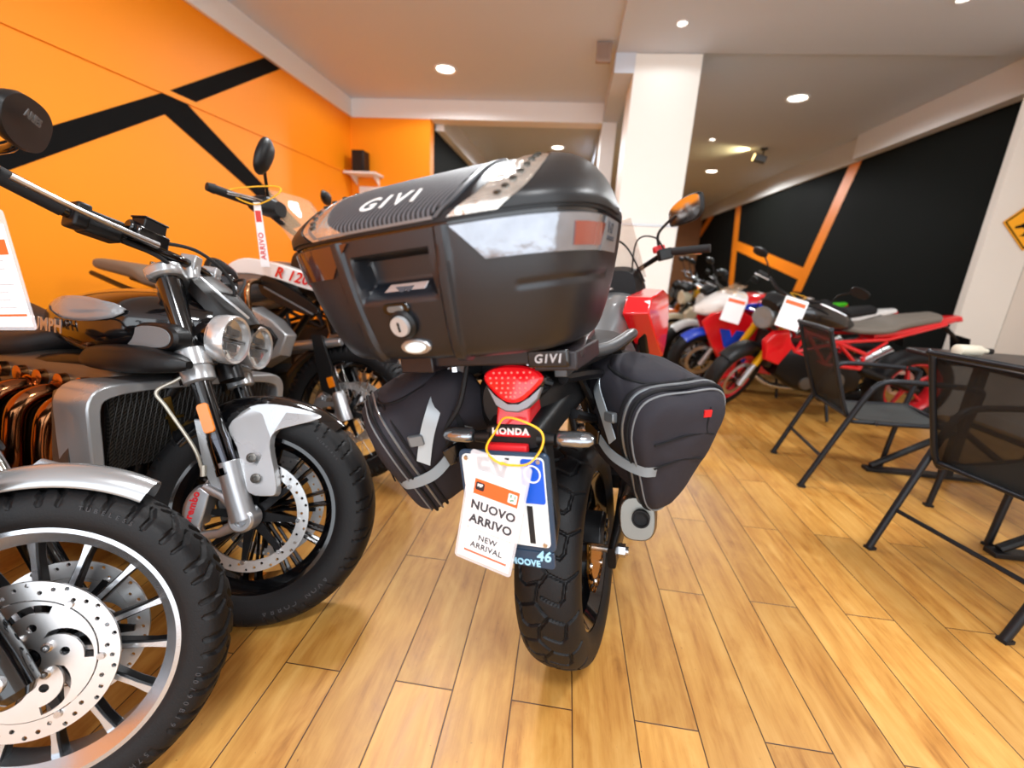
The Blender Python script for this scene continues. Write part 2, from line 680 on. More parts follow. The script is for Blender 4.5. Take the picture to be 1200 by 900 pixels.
def tyre_geo(R, w, rr, segs, ncell, na=420, nh=26, depth=0.005, gw=0.0022, crown=1.0):
    half = [(0.0, 1.0), (0.17, 1 - 0.02 * crown), (0.32, 1 - 0.09 * crown), (0.43, 1 - 0.21 * crown), (0.485, 1 - 0.37 * crown), (0.5, 0.42), (0.475, 0.2), (0.40, 0.0)]
    P = cr(half, 24)
    P = np.array(P)
    xy = np.stack([P[:, 0] * w, rr + P[:, 1] * (R - rr)], 1)
    d = np.concatenate([[0], np.cumsum(np.hypot(*np.diff(xy, axis=0).T))])
    sh = float(np.interp(0.5, 1 - P[:, 1], d)) if False else d[np.argmin(np.abs(P[:, 1] - (1 - 0.36 * crown)) + (P[:, 0] < 0.3))]
    # dense over the tread, sparse on the sidewall
    k = int(nh * 0.72)
    ss = np.concatenate([np.linspace(0, sh * 1.04, k, endpoint=False), np.linspace(sh * 1.04, d[-1], nh - k)])
    hx = np.interp(ss, d, xy[:, 0])
    hr = np.interp(ss, d, xy[:, 1])
    X = np.concatenate([-hx[::-1], hx[1:]])
    Rr = np.concatenate([hr[::-1], hr[1:]])
    U = np.concatenate([-ss[::-1], ss[1:]])
    th = np.arange(na) * 2 * PI / na
    L = 2 * PI * R / ncell
    A = (th * R) % L
    uu, aa = np.meshgrid(U, A)
    dist = np.full(uu.shape, 9.0)
    for s in segs:
        (u0, a0), (u1, a1) = s[0], s[1]
        wd = s[2] if len(s) > 2 else 1.0
        for sh_ in (-L, 0, L):
            x0, y0, x1, y1 = u0 * sh, a0 * L + sh_, u1 * sh, a1 * L + sh_
            dx, dy = x1 - x0, y1 - y0
            t = np.clip(((uu - x0) * dx + (aa - y0) * dy) / (dx * dx + dy * dy), 0, 1)
            dist = np.minimum(dist, np.hypot(uu - x0 - t * dx, aa - y0 - t * dy) / wd)
    dep = depth * np.clip((gw * 1.5 - dist) / (gw * 0.8), 0, 1)
    dep[np.abs(uu) > sh * 1.05] = 0
    RR = Rr[None, :] - dep
    V = np.stack([np.broadcast_to(X[None, :], RR.shape) * (1 - dep / R * 1.2), RR * np.sin(th)[:, None], RR * np.cos(th)[:, None]], -1)
    m = V.shape[1]
    g = G()
    bm = g.bm
    vs = [bm.verts.new(tuple(p)) for p in V.reshape(-1, 3)]
    for i in range(na):
        a, b = i * m, ((i + 1) % na) * m
        for j in range(m - 1):
            bm.faces.new((vs[a + j], vs[a + j + 1], vs[b + j + 1], vs[b + j]))
    return g


T_TRAIL = [((-.10, 0), (.16, .33)), ((.16, .33), (-.16, .66)), ((-.16, .66), (-.10, 1)),
           ((.16, .33), (.62, .18)), ((.62, .18), (1.0, .38)), ((-.16, .66), (-.62, .50)), ((-.62, .50), (-1.0, .72)),
           ((.62, .18), (.56, -.22)), ((-.62, .50), (-.56, .10)), ((.03, .16), (-.40, .02)), ((-.40, .02), (-.56, .10)), ((.02, .80), (.45, .66)), ((.45, .66), (.58, .80))]
T_CRUISE = [((-.06, .0), (-.45, .30), 1.5), ((-.45, .30), (-.98, .36), 1.5), ((.06, .5), (.45, .80), 1.5), ((.45, .80), (.98, .86), 1.5),
            ((-.30, .55), (-.62, .74), 1.3), ((-.62, .74), (-.98, .76), 1.3), ((.30, .05), (.62, .24), 1.3), ((.62, .24), (.98, .26), 1.3), ((-.05, .42), (.14, .25), 1.1)]
T_COBRA = [((-.12, .0), (-.5, .42)), ((-.5, .42), (-.98, .55)), ((.12, .5), (.5, .92)), ((.5, .92), (.98, 1.05)), ((-.55, .1), (-.98, .2)), ((.55, .6), (.98, .7))]
T_KNOB = [((0, 0), (0, 1), 1.8), ((-1, .0), (1, .0), 1.7), ((-1, .5), (1, .5), 1.7), ((-.5, 0), (-.5, 1), 1.5), ((.5, 0), (.5, 1), 1.5)]
T_SPORT = [((-.1, 0), (-.85, .7)), ((.1, .5), (.85, 1.2))]


def arc_text(g, txt, r, x, size, a0, step, sgn=1, depth=0.0004, bold=0.0):
    """letters set one by one round a circle in the wheel plane, angle from the top, reading outward"""
    for i, ch in enumerate(txt):
        if ch == ' ':
            continue
        a = a0 + i * step
        o = Vector((x, r * math.sin(a), r * math.cos(a)))
        up = Vector((0, math.sin(a), math.cos(a)))
        right = Vector((0, math.cos(a), -math.sin(a))) * (1 if sgn > 0 else -1)
        g.add_text(ch, size, depth, axes(o, right, up), bold)


def rim_geo(rr, hw, seg=96):
    k = 0.011
    prof = [(-hw, rr + k), (-hw - .001, rr - .006), (-hw * .86, rr - .014), (-hw * .55, rr - .030), (hw * .55, rr - .030), (hw * .86, rr - .014), (hw + .001, rr - .006), (hw, rr + k),
            (hw - .006, rr + k), (hw - .009, rr + .002), (hw * .5, rr - .016), (-hw * .5, rr - .016), (-hw + .009, rr + .002), (-hw + .006, rr + k)]
    return G().lathe(prof, seg, closed=True)


def disc_geo(ro, ri, t, x, holes=(), nh=30, hr=0.0042, wave=0):
    n = 120
    if wave:
        outer = [((ro - 0.006 * (0.5 - 0.5 * math.cos(wave * 2 * PI * i / n))) * math.cos(2 * PI * i / n), (ro - 0.006 * (0.5 - 0.5 * math.cos(wave * 2 * PI * i / n))) * math.sin(2 * PI * i / n)) for i in range(n)]
    else:
        outer = circ(ro, n)
    ol = [outer, circ(ri, 64)]
    for k in range(nh):
        a = 2 * PI * k / nh
        r = holes[k % len(holes)] if holes else (ro + ri) / 2
        ol.append(circ(hr, 8, (r * math.cos(a), r * math.sin(a))))
    return plate(ol, t, WX(x))


def carrier_geo(ro, ri, arms, t, x, aw=0.014, ph=0.0):
    """spider between hub and disc"""
    g = G()
    for k in range(arms):
        a = ph + 2 * PI * k / arms
        c, s = math.cos(a), math.sin(a)
        ol = [(ri * .8, -aw), (ro, -aw * .45), (ro, aw * .45), (ri * .8, aw)]
        g.prism([(px * c - py * s, px * s + py * c) for px, py in ol], t, WX(x))
    g.lathe([(x - t / 2, ri * .6), (x - t / 2, ri), (x + t / 2, ri), (x + t / 2, ri * .6)], 32, closed=True)
    return g


def wheel(parent, name, S, R, w, rr, m_rim, m_spoke=None, kind='cast', nsp=10, segs=T_TRAIL, ncell=26, na=420, nh=26,
          discs=((1, .15, .115),), m_disc=None, hub_r=0.045, hub_w=0.09, wave=0, rimhw=None, m_hub=None, carrier=None, lettering=None, fine=True, depth=.005, gw=.0022, crown=1.0, boxy=.5, side_face=None):
    m_disc = m_disc or M_DISC
    m_spoke = m_spoke or m_rim
    hw = rimhw or w * 0.40
    hub = G()
    hub.lathe([(-hub_w / 2, 0.012), (-hub_w / 2, hub_r * .8), (-hub_w * .3, hub_r), (-hub_w * .2, hub_r * .72), (hub_w * .2, hub_r * .72), (hub_w * .3, hub_r), (hub_w / 2, hub_r * .8), (hub_w / 2, 0.012)], 28, closed=True)
    H = hub.build(name, m_hub or m_spoke, parent, S)
    tyre_geo(R, w, rr, segs, ncell, na, nh, depth, gw, crown).build('tyre', M_RUB, H, S, ang=28)
    rim_geo(rr, hw, 96 if fine else 48).build('rim', m_rim, H, S)
    if kind == 'cast':
        for k in range(nsp):
            a = 2 * PI * k / nsp + .27
            g = G()
            Mx = RX(-a)
            g.loft([[(-.016 * boxy * 2, -.011, hub_r * .9), (.016 * boxy * 2, -.011, hub_r * .9), (.016 * boxy * 2, .011, hub_r * .9), (-.016 * boxy * 2, .011, hub_r * .9)],
                    [(-.012 * boxy * 2, -.007, rr * .75), (.012 * boxy * 2, -.007, rr * .75), (.012 * boxy * 2, .007, rr * .75), (-.012 * boxy * 2, .007, rr * .75)],
                    [(-.014 * boxy * 2, -.010, rr - .022), (.014 * boxy * 2, -.010, rr - .022), (.014 * boxy * 2, .010, rr - .022), (-.014 * boxy * 2, .010, rr - .022)]], M=Mx)
            sp = g.build('spoke', m_spoke, H, S, bev=.002 if fine else 0)
            if side_face:
                xs = .012 * boxy * 2
                for sg in (-1, 1):
                    f = G()
                    f.loft([[(sg * xs * 1.15, -.0055, hub_r), (sg * xs * 1.15, .0055, hub_r), (sg * (xs + .006), .0055, hub_r), (sg * (xs + .006), -.0055, hub_r)],
                            [(sg * xs, -.0042, rr * .75), (sg * xs, .0042, rr * .75), (sg * (xs + .004), .0042, rr * .75), (sg * (xs + .004), -.0042, rr * .75)],
                            [(sg * xs, -.008, rr - .014), (sg * xs, .008, rr - .014), (sg * (xs + .005), .008, rr - .014), (sg * (xs + .005), -.008, rr - .014)]], M=Mx)
                    f.build('spoke_face', side_face, H, S)
    elif kind == 'split':
        for k in range(nsp):
            a = 2 * PI * k / nsp
            g = G()
            for sg in (-1, 1):
                for xo in (-.02, .02):
                    p0 = RX(-a) @ Vector((xo, sg * .006, hub_r * .9))
                    p1 = RX(-a - sg * .10) @ Vector((xo * .7, 0, rr - .02))
                    g.tube([p0, p0.lerp(p1, .5), p1], [.006, .0045, .007], 6)
            g.build('spoke', m_spoke, H, S)
    elif kind == 'wire':
        for k in range(nsp):
            a = 2 * PI * k / nsp
            g = G()
            sx = 1 if k % 2 else -1
            tw = .45 if (k // 2) % 2 else -.45
            p0 = RX(-a) @ Vector((sx * hub_w * .42, 0, hub_r))
            p1 = RX(-a - tw) @ Vector((sx * hw * .8, 0, rr - .012))
            g.cyl(p0, p1, .0019, seg=5)
            g.build('spoke', m_spoke, H, S)
    for sd, ro, ri in discs:
        xd = sd * (hub_w / 2 + .012)
        g = disc_geo(ro, ri, .0048, xd, holes=((ro * .62 + ri * .38), (ro * .38 + ri * .62), (ro * .8 + ri * .2)), nh=42 if fine else 20, wave=wave)
        D = g.build('brake_disc', m_disc, H, S, ang=30)
        cg = carrier_geo(ri + .008, hub_r * .9, carrier or 6, .006, xd - sd * .004)
        cg.build('disc_carrier', M_BLKM, H, S)
        for k in range(carrier or 6) if fine else ():
            a = 2 * PI * k / (carrier or 6)
            c = Vector((xd + sd * .002, (ri + .004) * math.cos(a), (ri + .004) * math.sin(a)))
            b = G()
            b.cyl(c, c + Vector((sd * .005, 0, 0)), .0075, .0062, 12)
            b.build('disc_bobbin', M_STEEL, H, S)
    ax = G()
    ax.cyl((-hub_w / 2 - .05, 0, 0), (hub_w / 2 + .05, 0, 0), .011, seg=16)
    ax.build('axle', M_STEEL, H, S)
    if lettering:
        lg = G()
        for args in lettering:
            arc_text(lg, *args)
        lg.build('sidewall_lettering', mat('rubber_lettering', '#3a3a3d', .5), H, S)
    return H


def caliper_geo(sd, x, r, a, span=.5, th=.034, h=.055, screws=True):
    """block bridging the disc at radius r, centred on angle a from the top (towards the front)"""
    g = G()
    rings = []
    n = 8
    for i in range(n + 1):
        q = a - span / 2 + span * i / n
        e = 1 - .35 * (abs(i - n / 2) / (n / 2)) ** 2
        r0, r1 = r - h * .5 * e, r + h * .5 * e
        rings.append([(x - th * .9, r0 * math.sin(q), r0 * math.cos(q)), (x + th * .9, r0 * math.sin(q), r0 * math.cos(q)), (x + th, (r0 + .01) * math.sin(q), (r0 + .01) * math.cos(q)),
                      (x + th, (r1 - .01) * math.sin(q), (r1 - .01) * math.cos(q)), (x + th * .7, r1 * math.sin(q), r1 * math.cos(q)), (x - th * .9, r1 * math.sin(q), r1 * math.cos(q))])
    g.loft(rings)
    for q in (a - span * .22, a + span * .22) if screws else ():
        c = Vector((x + th * .98, r * math.sin(q), r * math.cos(q)))
        g.cyl(c, c + Vector((.006 * sd, 0, 0)), .014, .012, 16)
    return g


def fender_geo(R, w, a0, a1, th=0.003, drop=.35, n=26, m=14, taper=(1, 1)):
    """arched mudguard over a wheel; angles from the top, positive towards the front"""
    rings_o, rings_i = [], []
    for i in range(n + 1):
        f = i / n
        a = a0 + (a1 - a0) * f
        sc = taper[0] + (taper[1] - taper[0]) * f
        o, q = [], []
        for j in range(m + 1):
            p = -1 + 2 * j / m
            x = w / 2 * sc * math.sin(p * PI / 2)
            rad = R - (1 - math.cos(p * PI / 2)) * w * drop
            o.append((x, rad * math.sin(a), rad * math.cos(a)))
            q.append((x * (1 - 2 * th / w), (rad - th) * math.sin(a), (rad - th) * math.cos(a)))
        rings_o.append(o)
        rings_i.append(q)
    g = G()
    g.loft([o + q[::-1] for o, q in zip(rings_o, rings_i)])
    return g


# ------------------------------------------------------------------ adventure bike seen from behind
CBM = dict(loc=(.133, 1.107, 0.0), yaw=.24, lean=.158)
_cbn = Matrix.Translation(CBM['loc']) @ (RZ(-CBM['yaw']) @ RY(-CBM['lean']))
_cbm = Matrix.Translation((.152, 1.104, 0)) @ (RZ(-.29) @ RY(-.165))   # frame of the rack and what it carries
RKM = _cbn.inverted() @ _cbm
TS = T(.025, 0, .03)   # tail pieces sit a little off centre
RA = .312
cb = thing('motorcycle', 'red and black adventure motorcycle seen from behind, black case on its rack, red tail light', 'motorcycle', **CBM)
S = T(0, 0, RA)
RW = wheel(cb, 'rear_wheel', S, RA, .160, .216, M_BLKG, M_BLKG, 'cast', 6, T_TRAIL, 19, 700, 50, discs=((1, .120, .085),), m_disc=mat('disc_floor_reflection', '#c08a40', .25, metal=1.0), wave=12, hub_w=.11, rimhw=.062, m_hub=M_BLKM, depth=.006, gw=.0029, boxy=.75)  # the disc's gold is the floor's reflection put into its colour
g = caliper_geo(1, .078, .112, -.55, .75, .03, .06)
g.build('brake_caliper', M_BLKM, cb, S, bev=.002)
g = G()
for sx in (-1, 1):
    g.body([(-.05, .012, .285, .345, sx * .118), (.1, .016, .285, .35, sx * .118), (.35, .022, .31, .385, sx * .112), (.56, .024, .33, .40, sx * .09)], 4)
g.box((0, .36, .36), (.2, .05, .05))
g.build('swingarm', M_BLKM, cb)
g = G()
g.cyl((.128, 0, RA), (.150, 0, RA), .019, seg=6)
g.cyl((.150, 0, RA), (.158, 0, RA), .012, seg=16)
g.build('axle_nut', M_STEEL, cb)
g = G()
g.lathe([(-.10, .03), (-.10, .088), (-.094, .092), (-.088, .088), (-.088, .03)], 44, S, closed=True)
g.tube(cr([(-.094, 0, RA + .092), (-.094, .3, RA + .078), (-.094, .62, RA + .05)], 6), .007, 6)
g.tube(cr([(-.094, 0, RA - .092), (-.094, .3, RA - .05), (-.094, .62, RA - .01)], 6), .007, 6)
g.build('chain_sprocket', M_ALUD, cb)
g = G()
for k in range(9):
    z = .42 + k * .032
    a = 2 * PI
    pts = [(.035 * math.cos(q * .6), .30 + .035 * math.sin(q * .6), z + .0032 * q * .9) for q in range(11)]
    g.tube(pts, .006, 6)
g.cyl((0, .3, .39), (0, .3, .76), .014)
g.build('shock_absorber', M_STEEL, cb)
# tail unit
g = G()
g.body([(-.40, .045, .80, .895, 0, 2.4), (-.33, .085, .765, .90), (-.2, .105, .775, .905), (0, .12, .79, .91), (.25, .13, .74, .88)], 3.2)
g.build('tail_cowl', M_BLK, cb)
g = G()
g.body([(.24, .10, .86, .90, 0, 3), (.1, .15, .80, .885), (.3, .165, .77, .85), (.5, .13, .78, .86), (.62, .09, .80, .88)][1:], 3.0)
g.body([(-.30, .12, .88, .925), (-.15, .15, .87, .935), (.06, .155, .855, .93), (.16, .15, .83, .91)], 3.0)
g.build('seat', M_SEAT, cb)
g = G()
for sx in (-1, 1):
    g.tube(cr([(sx * .10, -.36, .885), (sx * .13, -.2, .86), (sx * .14, .05, .80), (sx * .13, .3, .70)], 6), .011, 8)
    g.tube(cr([(sx * .10, -.30, .80), (sx * .12, -.1, .72), (sx * .12, .3, .55), (sx * .10, .5, .45)], 6), .011, 8)
    g.tube([(sx * .105, -.26, .87), (sx * .12, -.12, .73)], .009, 8)
    g.tube([(sx * .13, .05, .79), (sx * .12, .12, .64)], .009, 8)
g.build('subframe', M_BLKM, cb)
# tail light: hexagonal red lens over a bright lower lip
TLM = axes((.025, -.410, .884), (1, 0, 0), (0, .34, .94))
lo = cr([(-.054, .010), (-.046, .026), (-.015, .034), (.022, .032), (.048, .022), (.055, .008), (.034, -.016), (.014, -.030), (-.010, -.030), (-.034, -.014)], 3, True)
g = G()
g.prism([(x * 1.08, y * 1.1 - .001) for x, y in lo], .05, TLM @ T(0, 0, -.018), chamfer=.004)
TLH = g.build('tail_light', M_BLKG, cb)
g = G()
g.prism(lo, .016, TLM @ T(0, 0, .010), chamfer=.005)
plabel(g.build('lens', mat('red_lens', '#e0101c', .12, coat=.8, emit='#ff1420', estr=.18), TLH), 'red tail light lens')
g = G()
for r, n_, hw_ in ((.020, 7, .034), (.011, 8, .040), (.002, 8, .038), (-.007, 6, .027), (-.015, 5, .018), (-.022, 3, .008)):
    for q in range(n_):
        g.ball((-hw_ + 2 * hw_ * q / (n_ - 1), r, .0182), (.0024, .0022, .0016), 8, 5, TLM)
g.build('led_emitters', mat('led_spots', '#ff8078', .2, emit='#ff6058', estr=.5), TLH)
g = G()
g.prism([(-.050, .0), (-.034, -.016), (-.010, -.0315), (.014, -.0315), (.034, -.018), (.053, .0), (.046, -.020), (.030, -.036), (.012, -.044), (-.012, -.043), (-.032, -.032)], .012, TLM @ T(0, -.004, .004), chamfer=.002)
plabel(g.build('lower_lip', mat('lip_grey', '#8d8f94', .3, metal=.6), TLH), 'bright lip under the red lens')
# red centre of the tail below the light, and the black mudguard carrying plate and signals
g = G()
g.loft([[(-.030, -.420, .838), (.030, -.420, .838), (.036, -.34, .85), (-.036, -.34, .85)], [(-.032, -.437, .790), (.030, -.437, .790), (.036, -.36, .79), (-.036, -.36, .79)],
        [(-.036, -.4425, .768), (.034, -.4425, .768), (.036, -.38, .765), (-.036, -.38, .765)]])
plabel(g.build('tail_centre', M_RED, cb, TS, bev=.004), 'red tail centre under the light')
g = G()
g.body([(-.44, .052, .745, .79, 0, 4), (-.40, .058, .74, .80, 0, 4), (-.30, .07, .755, .82, 0, 4), (-.15, .08, .77, .84)], 4)
g.loft([[(-.055, -.435, .76), (.055, -.435, .76), (.06, -.40, .76), (-.06, -.40, .76)], [(-.075, -.452, .62), (.075, -.452, .62), (.075, -.435, .62), (-.075, -.435, .62)], [(-.06, -.44, .55), (.06, -.44, .55), (.06, -.425, .55), (-.06, -.425, .55)]])
g.build('rear_mudguard', M_BLK, cb, TS, bev=.003)
g = G()
g.add_text('HONDA', .0155, .0010, axes((.008, -.4415, .7665), (1, 0, 0), (0, .2, 1)), .0004, xs=1.1, sp=1.15)
g.build('maker_lettering', mat('white_print', '#f4e9e4', .5), cb, TS @ T(-.012, 0, .012))
g = G()
g.box((-.005, -.447, .742), (.075, .016, .016))
plabel(g.build('reflector', M_REDT, cb, TS @ T(-.004, 0, .008), bev=.003), 'red reflector above the plate')
for sx in (-1, 1):
    g = G()
    g.tube([(sx * .045, -.432, .765), (sx * .075, -.434, .765)], [.014, .010], 12)
    ts = g.build('turn_signal', M_BLK, cb, TS)
    sec = [(0, .009), (.004, .0125), (.012, .014), (.04, .0145), (.058, .012), (.066, .006)]
    g = G()
    for sgn in (1,):
        rings = [[(sx * (.076 + a), -.434 + (1.0 if math.sin(q) > 0 else .0) * r * math.sin(q), .766 + r * math.cos(q)) for q in [2 * PI * k / 20 for k in range(20)]] for a, r in sec]
        g.loft(rings)
    g.build('housing', M_BLKM, ts, TS)
    g = G()
    g.loft([[(sx * (.079 + a * .93), -.4345 + (1.25 if math.sin(q) < 0 else .02) * r * .92 * math.sin(q), .766 + r * .9 * math.cos(q)) for q in [2 * PI * k / 20 for k in range(20)]] for a, r in sec])
    plabel(g.build('lens', mat('signal_lens', '#8e9296', .10, metal=.8, coat=1, bump=.4, bscale=120), ts, TS), 'clear turn signal lens')
    g = G()
    g.ball((sx * .108, -.444, .766), (.012, .006, .007), 12, 8)
    g.build('bulb', M_AMBER, ts, TS)
# licence plate in its carrier
PM = axes((.010, -.462, .683), (1, 0, 0), (0, -.02, 1)) @ Matrix.Diagonal((.86, .95, 1, 1))
g = G()
g.prism(rrect(.196, .196, .012), .008, PM @ T(0, .003, -.004), chamfer=.002)
g.prism(rrect(.186, .034, .006), .008, PM @ T(0, -.112, -.003), chamfer=.002)
PL = g.build('plate_carrier', mat('plate_carrier_blue', '#2a3f55', .35), cb)
g = G()
g.prism(rrect(.178, .178, .010), .003, PM @ T(0, .006, .002), chamfer=.0008)
g.build('licence_plate', mat('plate_white', '#eef0ee', .3), PL)
g = G()
g.prism(rrect(.046, .086, .006), .0015, PM @ T(.064, .049, .0042))
plabel(g.build('country_band', mat('plate_blue', '#1256c8', .3), PL), 'blue band of the plate')
g = G()
g.tube([(.064 + .016 * math.cos(2 * PI * k / 24), .064 + .016 * math.sin(2 * PI * k / 24), .005) for k in range(24)], .0016, 6, closed=True, M=PM)
g.build('star_ring', M_PAPER, PL)
g = G()
g.add_text('EV', .064, .0008, PM @ T(-.020, .066, .0042), .0012, xs=1.0)
g.add_text('1', .105, .0008, PM @ T(.052, -.042, .0042), .0022, xs=.8)
g.build('plate_characters', mat('plate_black', '#1b1c20', .5), PL)
g = G()
g.add_text('46', .030, .0005, PM @ T(.071, -.103, .0025), .0008, shear=.2)
g.add_text('MOOVE', .018, .0005, PM @ T(.030, -.120, .0025), .0006)
g.build('dealer_lettering', mat('plate_pale_blue', '#9fd3ee', .5), PL)
g = G()
for s_, c in (((.078, .088), 0), ((-.078, .088), 0), ((.078, -.076), 0)):
    g.cyl(PM @ Vector((s_[0], s_[1], .003)), PM @ Vector((s_[0], s_[1], .0062)), .005, .004, 10)
g.build('plate_screws', M_STEEL, PL)
# number plate lamp on the mudguard
# exhaust
g = G()
MU = frame_to((.206, -.205, .534), (.175, .42, .37))
g.loft([[(a, b, z) for a, b in sring(.042 * k, .052 * k, 2.8, 26)] for z, k in ((0, .78), (.012, .98), (.06, 1.0), (.40, 1.0), (.50, .8), (.60, .45))], M=MU)
ex = g.build('exhaust_silencer', mat('silencer_steel', '#a9a29a', .3, metal=1.0), cb)
g = G()
g.loft([[(a, b, z) for a, b in sring(.038, .048, 2.8, 26)] for z in (-.012, .02)], M=MU)
plabel(g.build('end_cap', mat('end_cap_grey', '#77756f', .34, metal=.9), ex, bev=.003), 'bright end cap of the silencer')
g = G()
g.lathe([(.02, .019), (-.024, .019), (-.024, .016), (-.016, .015), (-.016, .0)], 24, MU @ T(-.008, .004, -.004) @ RY(-PI / 2), )
g.build('outlet_pipe', M_HOLE, ex)
g = G()
g.tube(cr([(.16, .44, .39), (.15, .6, .32), (.10, .85, .28), (.06, 1.05, .34), (.06, 1.09, .5)], 6), .022, 12)
g.build('exhaust_pipe', M_ALUD, cb)
# engine, frame, tank, shrouds
g = G()
g.body([(.52, .12, .30, .52), (.62, .16, .24, .56), (.85, .17, .22, .58), (1.0, .14, .26, .52)], 4)
g.body([(.80, .12, .55, .72), (.9, .13, .5, .74), (1.04, .11, .5, .70)], 4)
g.build('engine', M_BLKM, cb)
g = G()
for sx in (-1, 1):
    g.tube(cr([(sx * .09, .5, .42), (sx * .13, .56, .7), (sx * .10, .9, .84), (sx * .03, 1.13, .90)], 6), .017, 10)
    g.tube(cr([(sx * .03, 1.13, .84), (sx * .09, 1.0, .6), (sx * .09, .95, .36)], 6), .015, 10)
g.build('frame', M_BLKM, cb)
g = G()
g.body([(.44, .07, .80, .88, 0), (.58, .098, .80, .955, 0), (.76, .118, .82, 1.0, 0), (.94, .115, .84, 1.0, 0), (1.06, .07, .86, .97, 0)], 2.8, 32)
tk = g.build('fuel_tank', M_GREYP, cb)
g = G()
g.lathe([(0, .0), (0, .034), (.008, .032), (.010, .01)], 24, T(0, .78, 1.018) @ RY(-PI / 2))
g.build('filler_cap', M_STEEL, tk)
for sx in (-1, 1):
    g = G()
    out = [(.56, .93), (.62, .99), (.92, 1.01), (1.12, .98), (1.18, .90), (1.06, .80), (.92, .74), (.84, .70), (.70, .80)]
    g.loft([[(sx * (.090 + .07 * math.sin((y - .55) * 2.6)), y, z) for y, z in out], [(sx * (.185 + .055 * math.sin((y - .55) * 2.6)), .9 + (y - .9) * .93, .87 + (z - .87) * .9) for y, z in out]])
    sh = g.build('tank_shroud', M_RED, cb, bev=.006)
    g = G()
    P = [(-.036, .018), (.040, .026), (.040, .010), (-.014, .002), (-.014, -.014), (-.036, -.018)]
    g.prism([(sx * x, y) for x, y in P], .006, axes((sx * .150, .612, .945), (1, 0, 0), (0, .46, .88)))
    plabel(g.build('shroud_flash', M_WHITE, sh), 'white flash on the red shroud')
    g = G()
    g.loft([[(sx * .13, y, z) for y, z in ((.62, .90), (.70, .80), (.84, .68), (1.0, .60), (1.1, .72), (1.0, .86))], [(sx * .17, y, z) for y, z in ((.62, .90), (.70, .80), (.84, .68), (1.0, .60), (1.1, .72), (1.0, .86))]])
    g.build('side_fairing', M_BLK, cb, bev=.008)
# steering: turned a little to the left
STC = Matrix.Translation((0, 1.2, .9)) @ Matrix.Rotation(.30, 4, Vector((0, -.45, .89)).normalized()) @ Matrix.Translation((0, -1.2, -.9))
SF = STC @ T(0, 1.43, RA)
wheel(cb, 'front_wheel', SF, RA, .12, .216, M_BLKG, M_BLKG, 'cast', 6, T_TRAIL, 22, 160, 16, discs=((1, .15, .115),), fine=False, hub_w=.09)
g = G()
for sx in (-1, 1):
    g.tube([(sx * .10, 1.43, RA), (sx * .10, 1.30, .62)], .024, 14)
    g.tube([(sx * .10, 1.30, .60), (sx * .10, 1.13, 1.0)], .019, 14)
g.box((0, 1.17, .93), (.26, .06, .03))
g.box((0, 1.14, 1.0), (.26, .06, .03))
g.build('fork', M_BLKM, cb, STC, bev=.002)
fender_geo(RA + .03, .14, -1.0, .9).build('front_fender', M_BLK, cb, SF)
g = G()
BAR = cr([(-.38, .92, 1.10), (-.24, .99, 1.125), (-.13, 1.10, 1.09), (-.05, 1.125, 1.05), (.05, 1.125, 1.05), (.13, 1.10, 1.09), (.24, .99, 1.125), (.38, .92, 1.10)], 5)
g.tube(BAR, .0125, 12)
hb = g.build('handlebar', M_BLKM, cb, STC)
for sx in (-1, 1):
    g = G()
    g.tube([(sx * .245, .986, 1.124), (sx * .385, .917, 1.099)], .018, 14)
    g.build('grip', M_GRIP, hb, STC)
    g = G()
    g.box((sx * .215, 1.0, 1.12), (.06, .05, .05))
    g.build('switch_box', M_BLK, hb, STC, bev=.006)
    g = G()
    g.tube(cr([(sx * .20, 1.04, 1.115), (sx * .28, 1.03, 1.112), (sx * .37, .985, 1.09)], 5), [.008, .006, .008], 8)
    g.build('lever', M_STEEL, hb, STC)
    g = G()
    g.tube(cr([(sx * .20, 1.02, 1.13), (sx * .205, 1.03, 1.21), (sx * .245, 1.02, 1.25), (sx * .29, 1.0, 1.275)], 5), .0065, 8)
    mi = g.build('mirror', M_BLKM, cb, STC)
    mo = [(-.058, -.030), (-.040, -.042), (.03, -.040), (.062, -.018), (.070, .022), (.058, .044), (.0, .040), (-.05, .014)]
    MM = axes((sx * .315, .985, 1.285), (1, .1, 0) if sx < 0 else (.74, -.67, 0), (0, -.06, 1)) @ Matrix.Diagonal((sx * 1.3, 1.3, 1.2, 1))
    g = G()
    g.prism(cr(mo, 4, True), .03, MM @ T(0, 0, -.014), chamfer=.01)
    g.build('housing', M_BLK, mi, STC)
    g = G()
    g.prism([(x * .9, y * .9) for x, y in cr(mo, 4, True)], .003, MM @ T(0, 0, .0022))
    plabel(g.build('glass', mat('mirror_glass', '#f4f4f4', .03, metal=1.0), mi, STC), 'mirror glass reflecting the orange wall')
g = G()
g.box((.20, 1.03, 1.15), (.05, .04, .03))
plabel(g.build('brake_reservoir', M_REDT, hb, STC, bev=.006), 'red capped brake reservoir')
g = G()
g.body([(1.02, .10, .92, 1.10), (1.12, .13, .84, 1.12), (1.25, .12, .80, 1.08), (1.36, .06, .84, .98)], 3)
g.build('headlight_fairing', M_BLK, cb)
g = G()
sec = []
for k in range(7):
    f = k / 6
    sec.append([(x * (1 - .35 * f), 1.20 - .14 * f + .14 * (abs(x) / .14) ** 2 * -.5, 1.06 + .26 * f) for x in np.linspace(-.14, .14, 11)])
g.loft(sec, closed=False, cap=False)
g.build('windscreen', M_SCREEN, cb, solid=.003)
g = G()
g.tube(cr([(-.07, 1.12, 1.08), (-.05, 1.02, 1.19), (.0, .98, 1.23), (.06, 1.0, 1.18), (.12, 1.06, 1.02)], 8), .0045, 6)
g.tube(cr([(.22, .99, 1.12), (.18, .98, 1.2), (.10, 1.0, 1.2), (.05, 1.06, 1.0)], 8), .004, 6)
g.build('control_cables', M_GRIP, cb, STC)
g = G()
